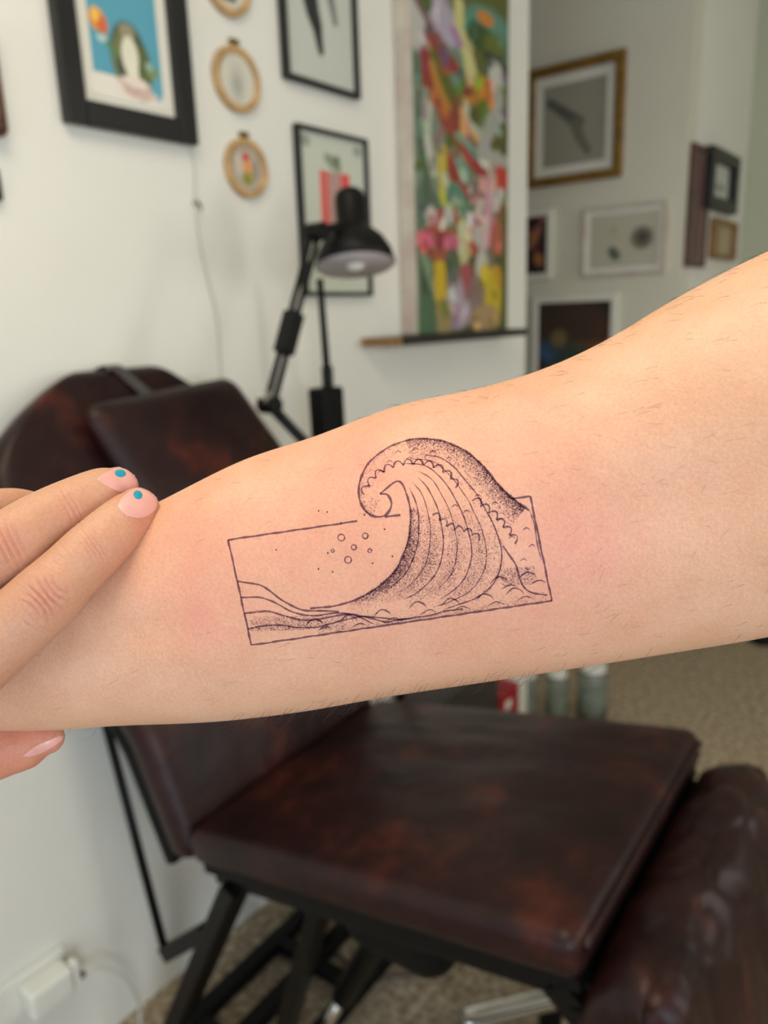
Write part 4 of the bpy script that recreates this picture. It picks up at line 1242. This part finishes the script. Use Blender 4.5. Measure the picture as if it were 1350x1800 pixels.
# swell: back of the roller, curled lip, hollow
back = [(931, 898), (904, 878), (876, 852), (850, 820), (815, 791), (772, 774), (726, 772), (684, 786), (650, 812), (632, 848), (634, 884), (652, 906), (676, 906), (688, 888), (682, 870), (668, 868)]
line(back, 1.9)
inner = [(668, 868), (700, 846), (716, 872), (722, 915), (714, 962), (692, 1006), (652, 1040), (602, 1062), (545, 1070)]
line(inner, 1.7)
outerf = [(690, 800), (770, 800), (826, 850), (862, 905), (884, 960), (880, 1010), (850, 1046), (800, 1066), (740, 1084)]
Pi, Po = catmull(inner[1:], 12), catmull(outerf, 12)
Ni = 80
Pi = np.stack([np.interp(np.linspace(0, 1, Ni), np.linspace(0, 1, len(Pi)), Pi[:, k]) for k in (0, 1)], 1)
Po = np.stack([np.interp(np.linspace(0, 1, Ni), np.linspace(0, 1, len(Po)), Po[:, k]) for k in (0, 1)], 1)
for j, f in enumerate(np.linspace(0.12, 0.98, 7)):
    P = Pi * (1 - f) + Po * f
    i0 = int(rng.random() * 8) + 2; i1 = Ni - 4 - int(rng.random() * 26)
    line([tuple(p) for p in P[i0:i1:6]], 0.8 if j % 2 else 1.1, taper=14)
# low swells across the border
def edge_x(y, left): return (401 + (y - 949) / 185 * 41) if left else (932 + (y - 872) / 184 * 38)


for (yl, yr, amp, n_w, x0f, x1f, w) in [(1022, 1085, 10, 1.1, 0.0, 0.34, 1.6), (1050, 1096, 9, 1.4, 0.0, 0.44, 1.4), (1078, 1092, 7, 1.8, 0.0, 0.56, 1.6), (1106, 1076, 6, 2.2, 0.0, 0.72, 1.4)]:
    pts = []
    for t in np.linspace(x0f, x1f, 14):
        xl = edge_x(yl, True) + t * 525
        pts.append((xl, yl + (yr - yl) * (t / max(x1f, .01)) - amp * math.sin(2 * math.pi * n_w * t / x1f + 0.6) * min(1, t * 12)))
    line([(x, min(y, 1134 - (x - 442) * 78 / 528 - 6)) for x, y in pts], w)
for (x, y) in [(560, 1094), (620, 1088), (680, 1078), (742, 1064), (800, 1058), (860, 1050), (912, 1040), (885, 1020), (935, 1012)]:
    line([(x - 24, y + 6), (x - 10, y - 6), (x + 4, y - 2), (x + 8, y + 5)], 1.3, taper=8)
    line([(x - 4, y + 16), (x + 12, y + 8), (x + 26, y + 12)], 1.1, taper=8)
line([(884, 960), (905, 990), (915, 1020), (930, 1040), (962, 1046)], 1.5)
line([(931, 898), (940, 925), (945, 960), (952, 985)], 1.0, taper=10)
# rounded scallops of foam on the outside of the lip
def scallop(P, r, w):
    P = catmull(P, 12); s_ = np.concatenate([[0], np.cumsum(np.linalg.norm(np.diff(P, axis=0), axis=1))])
    n = int(s_[-1] / (2 * r)); q = []
    for i in range(n):
        a = np.array([np.interp(i * 2 * r, s_, P[:, k]) for k in (0, 1)]); b = np.array([np.interp((i + 1) * 2 * r, s_, P[:, k]) for k in (0, 1)])
        d_ = b - a; nn = np.array([d_[1], -d_[0]]) / (np.linalg.norm(d_) + 1e-9)
        line([tuple(a), tuple(a + d_ * .2 + nn * r * .8), tuple(a + d_ * .5 + nn * r * 1.15), tuple(a + d_ * .8 + nn * r * .8), tuple(b)], w)


scallop([(640, 870), (664, 838), (700, 820), (746, 818), (786, 836), (806, 868)], 9, 1.3)
scallop([(830, 880), (862, 904), (890, 934), (912, 966)], 9, 1.3)
scallop([(760, 905), (792, 930), (826, 938), (850, 960)], 8, 1.2)
for (x, y, r) in [(600, 945, 6), (622, 962, 4.5), (642, 942, 5), (612, 984, 6), (585, 968, 3), (650, 968, 3.5)]:
    line([(x + r * math.cos(a), y + r * math.sin(a)) for a in np.linspace(0, 6.6, 12)], 1.1, wob=0)
for (x, y) in [(560, 898), (575, 900), (486, 967), (576, 972), (676, 930), (690, 978), (560, 1000), (585, 1005), (600, 920), (655, 990), (640, 905)]:
    for _ in range(4): dot(x + rng.normal(0, .5), y + rng.normal(0, .5), 1.5)
for (x, y) in [(700, 795), (730, 790), (760, 795), (685, 812), (720, 806), (790, 806), (670, 830), (820, 900), (840, 872), (870, 885), (880, 915), (905, 905), (925, 930), (900, 945), (935, 960), (800, 890), (920, 985)]:
    line([(x - 6, y + 2), (x, y - 3), (x + 6, y + 1)], 1.1, taper=4)


# stipple shading
def stipple_along(P, n, spread, side=1, r=0.9, falloff=1.0, i0=0.0, i1=1.0):
    P = catmull(P, 16); d_ = np.gradient(P, axis=0); d_ /= np.linalg.norm(d_, axis=1)[:, None] + 1e-9
    nn = np.stack([-d_[:, 1], d_[:, 0]], 1) * side
    for _ in range(n):
        i = int((i0 + (i1 - i0) * rng.random()) * (len(P) - 1)); o_ = abs(rng.exponential(spread))
        if o_ > spread * 4: continue
        q = P[i] + nn[i] * o_ + rng.normal(0, 0.8, 2)
        dot(q[0], q[1], r * (0.7 + 0.6 * rng.random()))


stipple_along(back, 3800, 13, -1, i0=0.02, i1=0.42)
stipple_along(back, 420, 9, -1, i0=0.42, i1=0.75)
for j in range(8500):
    f = rng.random() ** 1.3; i = int(Ni * (0.28 + 0.55 * rng.beta(2.2, 2.2)))
    q = Pi[i] * (1 - f) + Po[i] * f + rng.normal(0, 2, 2)
    stripe = 0.5 + 0.5 * math.sin(f * 26)
    if rng.random() < 0.35 + 0.65 * stripe: dot(q[0], q[1], 0.85)
stipple_along(inner[2:], 1100, 10, -1, i0=0.1, i1=0.8)
for j in range(1500):
    x = 440 + rng.random() * 170; y = 1084 + rng.random() ** 0.8 * 26 - (x - 440) * 0.03
    if rng.random() < 1 - abs(x - 500) / 160: dot(x, y, 0.9)
for j in range(700):
    t = rng.random(); x = 560 + t * 400; y = 1116 - t * 60 - abs(rng.exponential(7)); dot(x, y, 0.85)
for j in range(600):
    x = 880 + rng.random() * 60; y = 1000 + rng.random() * 32 - (x - 880) * .1; dot(x, y, 0.85)
tt = ink.build('tattoo_lines', 'ink', arm_o); tt['label'] = 'blue-black tattooed outline of a swell in a rectangular border'
ts = dots.build('tattoo_stipple', 'ink_dot', arm_o); ts['kind'] = 'stuff'; ts['label'] = 'fine dotted grey tattoo shading'

# --- fine hairs
hair = MB()
px_, py_, _z = to_px(co2)
nn_ = np.empty(len(co2) * 3); me.vertices.foreach_get('normal', nn_); nn_ = nn_.reshape(-1, 3)
vis = (px_ > -20) & (px_ < 1360) & ((nn_ @ _fw) < 0.35)
idx = np.where(vis)[0]
facing = -(nn_[idx] @ _fw)
low = (nn_[idx] @ _u) < -0.80
wgt = np.where(low, 9.0, 0.0) * (np.abs(px_[idx] - 680) < 270) + np.where((nn_[idx] @ _u) > 0.75, 2.0, 0.0) * (px_[idx] > 700) + 0.35 + 0.9 * (px_[idx] > 1000)
pick = rng.choice(idx, 620, replace=False, p=wgt / wgt.sum())
armdir = (at(300, 1100, .23) - at(900, 950, .23)); armdir /= np.linalg.norm(armdir)
for i in pick:
    n = nn_[i]; t = armdir - n * (armdir @ n); t /= np.linalg.norm(t)
    isl = (n @ _u) < -0.80
    sd = np.cross(n, t); t = t + sd * rng.normal(0, 0.45); t /= np.linalg.norm(t)
    L_ = (0.0035 + 0.0045 * rng.random()) if isl else (0.002 + 0.003 * rng.random())
    lift = 0.25 + 0.5 * rng.random() if isl else 0.12 + 0.12 * rng.random()
    p0 = co2[i]; bend = rng.normal(0, 0.25)
    pts = [p0 + t * L_ * s_ + n * L_ * lift * math.sin(s_ * 2.2) + np.cross(n, t) * bend * L_ * s_ ** 2 for s_ in (0, .35, .7, 1)]
    hair.tube(pts, [3.2e-5, 2.8e-5, 2.0e-5, 0.8e-5], 3, cap=False)
hh = hair.build('arm_hair', 'hair', arm_o, smooth=True); hh['kind'] = 'stuff'; hh['label'] = 'sparse fine brown arm hairs'

# --- the gripping hand
hand = MB()
FING = {
    'index': ([(-130, 1232, .207), (-30, 1150, .2045), (78, 1052, .2055), (122, 1008, .2085), (170, 962, .213), (222, 914, .2215), (243, 894, .226)],
              [.0113, .0100, .0093, .0085, .0083, .0075, .0064]),
    'middle': ([(-215, 1095, .209), (-110, 1020, .206), (8, 962, .2095), (60, 927, .214), (118, 897, .221), (180, 868, .230), (206, 858, .2335)],
               [.0116, .0102, .0095, .0088, .0086, .0079, .0065]),
    'ring': ([(-260, 985, .213), (-180, 945, .213), (-90, 925, .219), (-30, 910, .226), (25, 900, .234), (62, 897, .240)],
             [.0108, .0092, .0086, .0081, .0074, .0059]),
    'little': ([(-280, 900, .219), (-220, 890, .223), (-150, 895, .229), (-95, 915, .235), (-60, 925, .239)],
               [.0095, .0080, .0074, .0066, .0050]),
    'thumb': ([(-330, 1420, .214), (-190, 1392, .222), (-70, 1342, .234), (0, 1316, .241), (55, 1302, .244), (84, 1297, .245)],
              [.0155, .0125, .0098, .0092, .0082, .0052]),
}
for k, (p, r) in FING.items():
    limb(hand, p, r, 0.92, per=10, nseg=24)
WR = (-560, 1500, .212)
for (x, y, d_) in [(-130, 1232, .206), (-215, 1095, .209), (-260, 985, .213), (-280, 905, .219)]:
    limb(hand, [(x + 6, y + 4, d_), ((x * 2 + WR[0]) / 3, (y * 2 + WR[1]) / 3, (d_ * 2 + WR[2]) / 3), ((x + 2 * WR[0]) / 3, (y + 2 * WR[1]) / 3, WR[2]), WR], [.0118, .0145, .017, .0205], 0.8)
limb(hand, [(-330, 1420, .213), (-430, 1450, .212), WR], [.0165, .019, .0215], 0.85)
limb(hand, [WR, (-760, 1640, .216), (-920, 1770, .220), (-1080, 1900, .224)], [.0225, .0255, .030, .033], 0.8)
hand_o = remeshed(hand, 'person_hand', 0.0004, 9)
hm = hand_o.data; hm.materials.append(M['skin_hand'])
co = verts_np(hm); nr = np.empty(len(co) * 3); hm.vertices.foreach_get('normal', nr); nr = nr.reshape(-1, 3)
px_, py_, _z = to_px(co); front = np.clip(-(nr @ _fw) * 1.6, 0, 1)


def crease(x, y, ang, half, w, depth, curve=0.0):
    """short furrow across a finger at (x, y): ang = direction of the furrow in the picture"""
    ca, sa = math.cos(ang), math.sin(ang)
    u, v = (px_ - x) * ca + (py_ - y) * sa, -(px_ - x) * sa + (py_ - y) * ca
    v = v - curve * (u / half) ** 2
    return -2.3 * depth * np.exp(-(v / w) ** 2) * np.exp(-(u / half) ** 4)


D = np.zeros(len(co)); AX = math.radians(48)
for (dx, h, dp, cv_) in [(-26, 26, .00022, 7), (-14, 32, .0003, 6), (-4, 34, .00036, 3), (7, 34, .0003, -3), (18, 30, .00026, -6), (29, 24, .0002, -9)]:
    D += crease(78 + dx * 0.73, 1052 - dx * 0.69, AX, h, 2.6, dp, cv_)
for (dx, h, dp) in [(-16, 26, .00018), (-8, 32, .00024), (0, 36, .00028), (8, 34, .00024), (15, 28, .00018)]:
    D += crease(168 + dx * 0.72, 962 - dx * 0.69, AX + 0.1, h, 2.2, dp, 2)
AM = math.radians(62)
for (dx, h, dp) in [(-24, 30, .0002), (-12, 36, .0003), (0, 38, .00034), (12, 36, .0003), (24, 28, .0002)]:
    D += crease(12 + dx * 0.87, 960 - dx * 0.47, AM, h, 2.6, dp, -2)
for (dx, h, dp) in [(-10, 30, .0002), (0, 34, .00026), (9, 30, .0002)]:
    D += crease(128 + dx * 0.87, 893 - dx * 0.4, AM, h, 2.2, dp, 2)
for k in range(70):       # finer skin lines along the fingers
    s_ = rng.random(); x, y = (0 + 220 * s_ + rng.normal(0, 20), 1120 - 210 * s_ + rng.normal(0, 20))
    D += crease(x, y, AX + rng.normal(0, 0.35), 10 + 14 * rng.random(), 1.5, .00006)
co = co + nr * (D * front)[:, None]
hm.vertices.foreach_set('co', co.ravel()); hm.update()
bl = np.zeros(len(co))
for (x, y, s1, w) in [(80, 1050, 42, .5), (172, 962, 34, .3), (12, 955, 42, .5), (255, 915, 34, .6), (225, 870, 30, .45), (60, 1310, 110, .75), (128, 893, 30, .3), (210, 990, 60, .3)]:
    bl = np.maximum(bl, w * np.exp(-((px_ - x) / s1) ** 2 - ((py_ - y) / s1) ** 2))
at_ = hm.attributes.new('blush', 'FLOAT', 'POINT'); at_.data.foreach_set('value', np.clip(bl, 0, 1).astype(np.float32))
tag(hand_o, 'hand with teal dotted nails gripping the wrist of the forearm', 'hand')
hand_bvh = BVHTree.FromPolygons([Vector(v) for v in co], [tuple(p.vertices) for p in hm.polygons])


def nail(poly, parent, label, lift=0.00022, grow=1.0):
    """nail plate laid on the finger: rings from the rim (sunk into the skin) to the domed middle"""
    P = catmull(list(poly) + [poly[0]], 5)[:-1]; c = P.mean(0)
    V, Fc, n = [], [], len(P)
    last = None
    fr_ = [1.0, 0.97, 0.9, 0.75, 0.55, 0.35, 0.15]
    lf = [-0.0001, 0.8, 1.0, 1.05, 1.1, 1.12, 1.12]
    grid = [[None] * n for _ in fr_]
    for i in reversed(range(len(fr_))):
        for k in range(n):
            q = c + (P[k] - c) * fr_[i] * grow
            h = hit(hand_bvh, q[0], q[1])
            if h is None or (grid[i + 1][k] is not None and i + 1 < len(fr_) and (h[0] - grid[i + 1][k][0]).length > 0.004) if i + 1 < len(fr_) else h is None:
                b_, n_b = grid[i + 1][k]; z_ = (np.array(b_) - CAM) @ _fw
                r_ = hand_bvh.find_nearest(Vector(at(q[0], q[1], z_)))
                h = (r_[0], r_[1])
            grid[i][k] = h
    for i in range(len(fr_)):
        for k in range(n):
            p, nn2 = grid[i][k]
            V.append(p + nn2 * lift * lf[i])
    for i in range(len(fr_) - 1):
        for k in range(n):
            k2 = (k + 1) % n
            Fc.append((i * n + k, i * n + k2, (i + 1) * n + k2, (i + 1) * n + k))
    Fc.append(tuple((len(fr_) - 1) * n + k for k in range(n)))
    o = MB().add(V, Fc).build('fingernail', 'nail', parent, smooth=True)
    o['label'] = label
    return o


def polish(x, y, rx, ry, ang, parent):
    V = []; n = 18
    h0 = hit(hand_bvh, x, y)
    V.append(h0[0] + h0[1] * 0.00042)
    for f_, l_ in ((0.7, 0.0004), (1.0, 0.00028)):
        for k in range(n):
            a = 2 * math.pi * k / n; u, v = rx * f_ * math.cos(a), ry * f_ * math.sin(a)
            h = hit(hand_bvh, x + u * math.cos(ang) - v * math.sin(ang), y + u * math.sin(ang) + v * math.cos(ang)) or h0
            V.append(h[0] + h[1] * l_)
    Fc = [(0, 1 + k, 1 + (k + 1) % n) for k in range(n)] + [(1 + k, 1 + n + k, 1 + n + (k + 1) % n, 1 + (k + 1) % n) for k in range(n)]
    o = MB().add(V, Fc).build('polish_dot', 'teal', parent, smooth=True); o['label'] = 'teal dot of nail polish'


N1 = nail([(206, 889), (214, 875), (233, 860), (252, 855), (268, 862), (276, 877), (275, 893), (265, 904), (249, 911), (232, 909), (216, 901)], hand_o, 'bare pink index fingernail')
N2 = nail([(170, 842), (188, 829), (213, 820), (231, 826), (240, 840), (241, 854), (231, 863), (213, 866), (192, 857)], hand_o, 'bare pink middle fingernail')
N3 = nail([(40, 1330), (58, 1314), (85, 1301), (108, 1292), (110, 1300), (90, 1315), (62, 1328)], hand_o, 'bare thumbnail in shade', lift=0.00015)
polish(242, 871, 8.0, 7.5, 0.4, N1)
polish(211, 833, 10, 6.5, 0.1, N2)
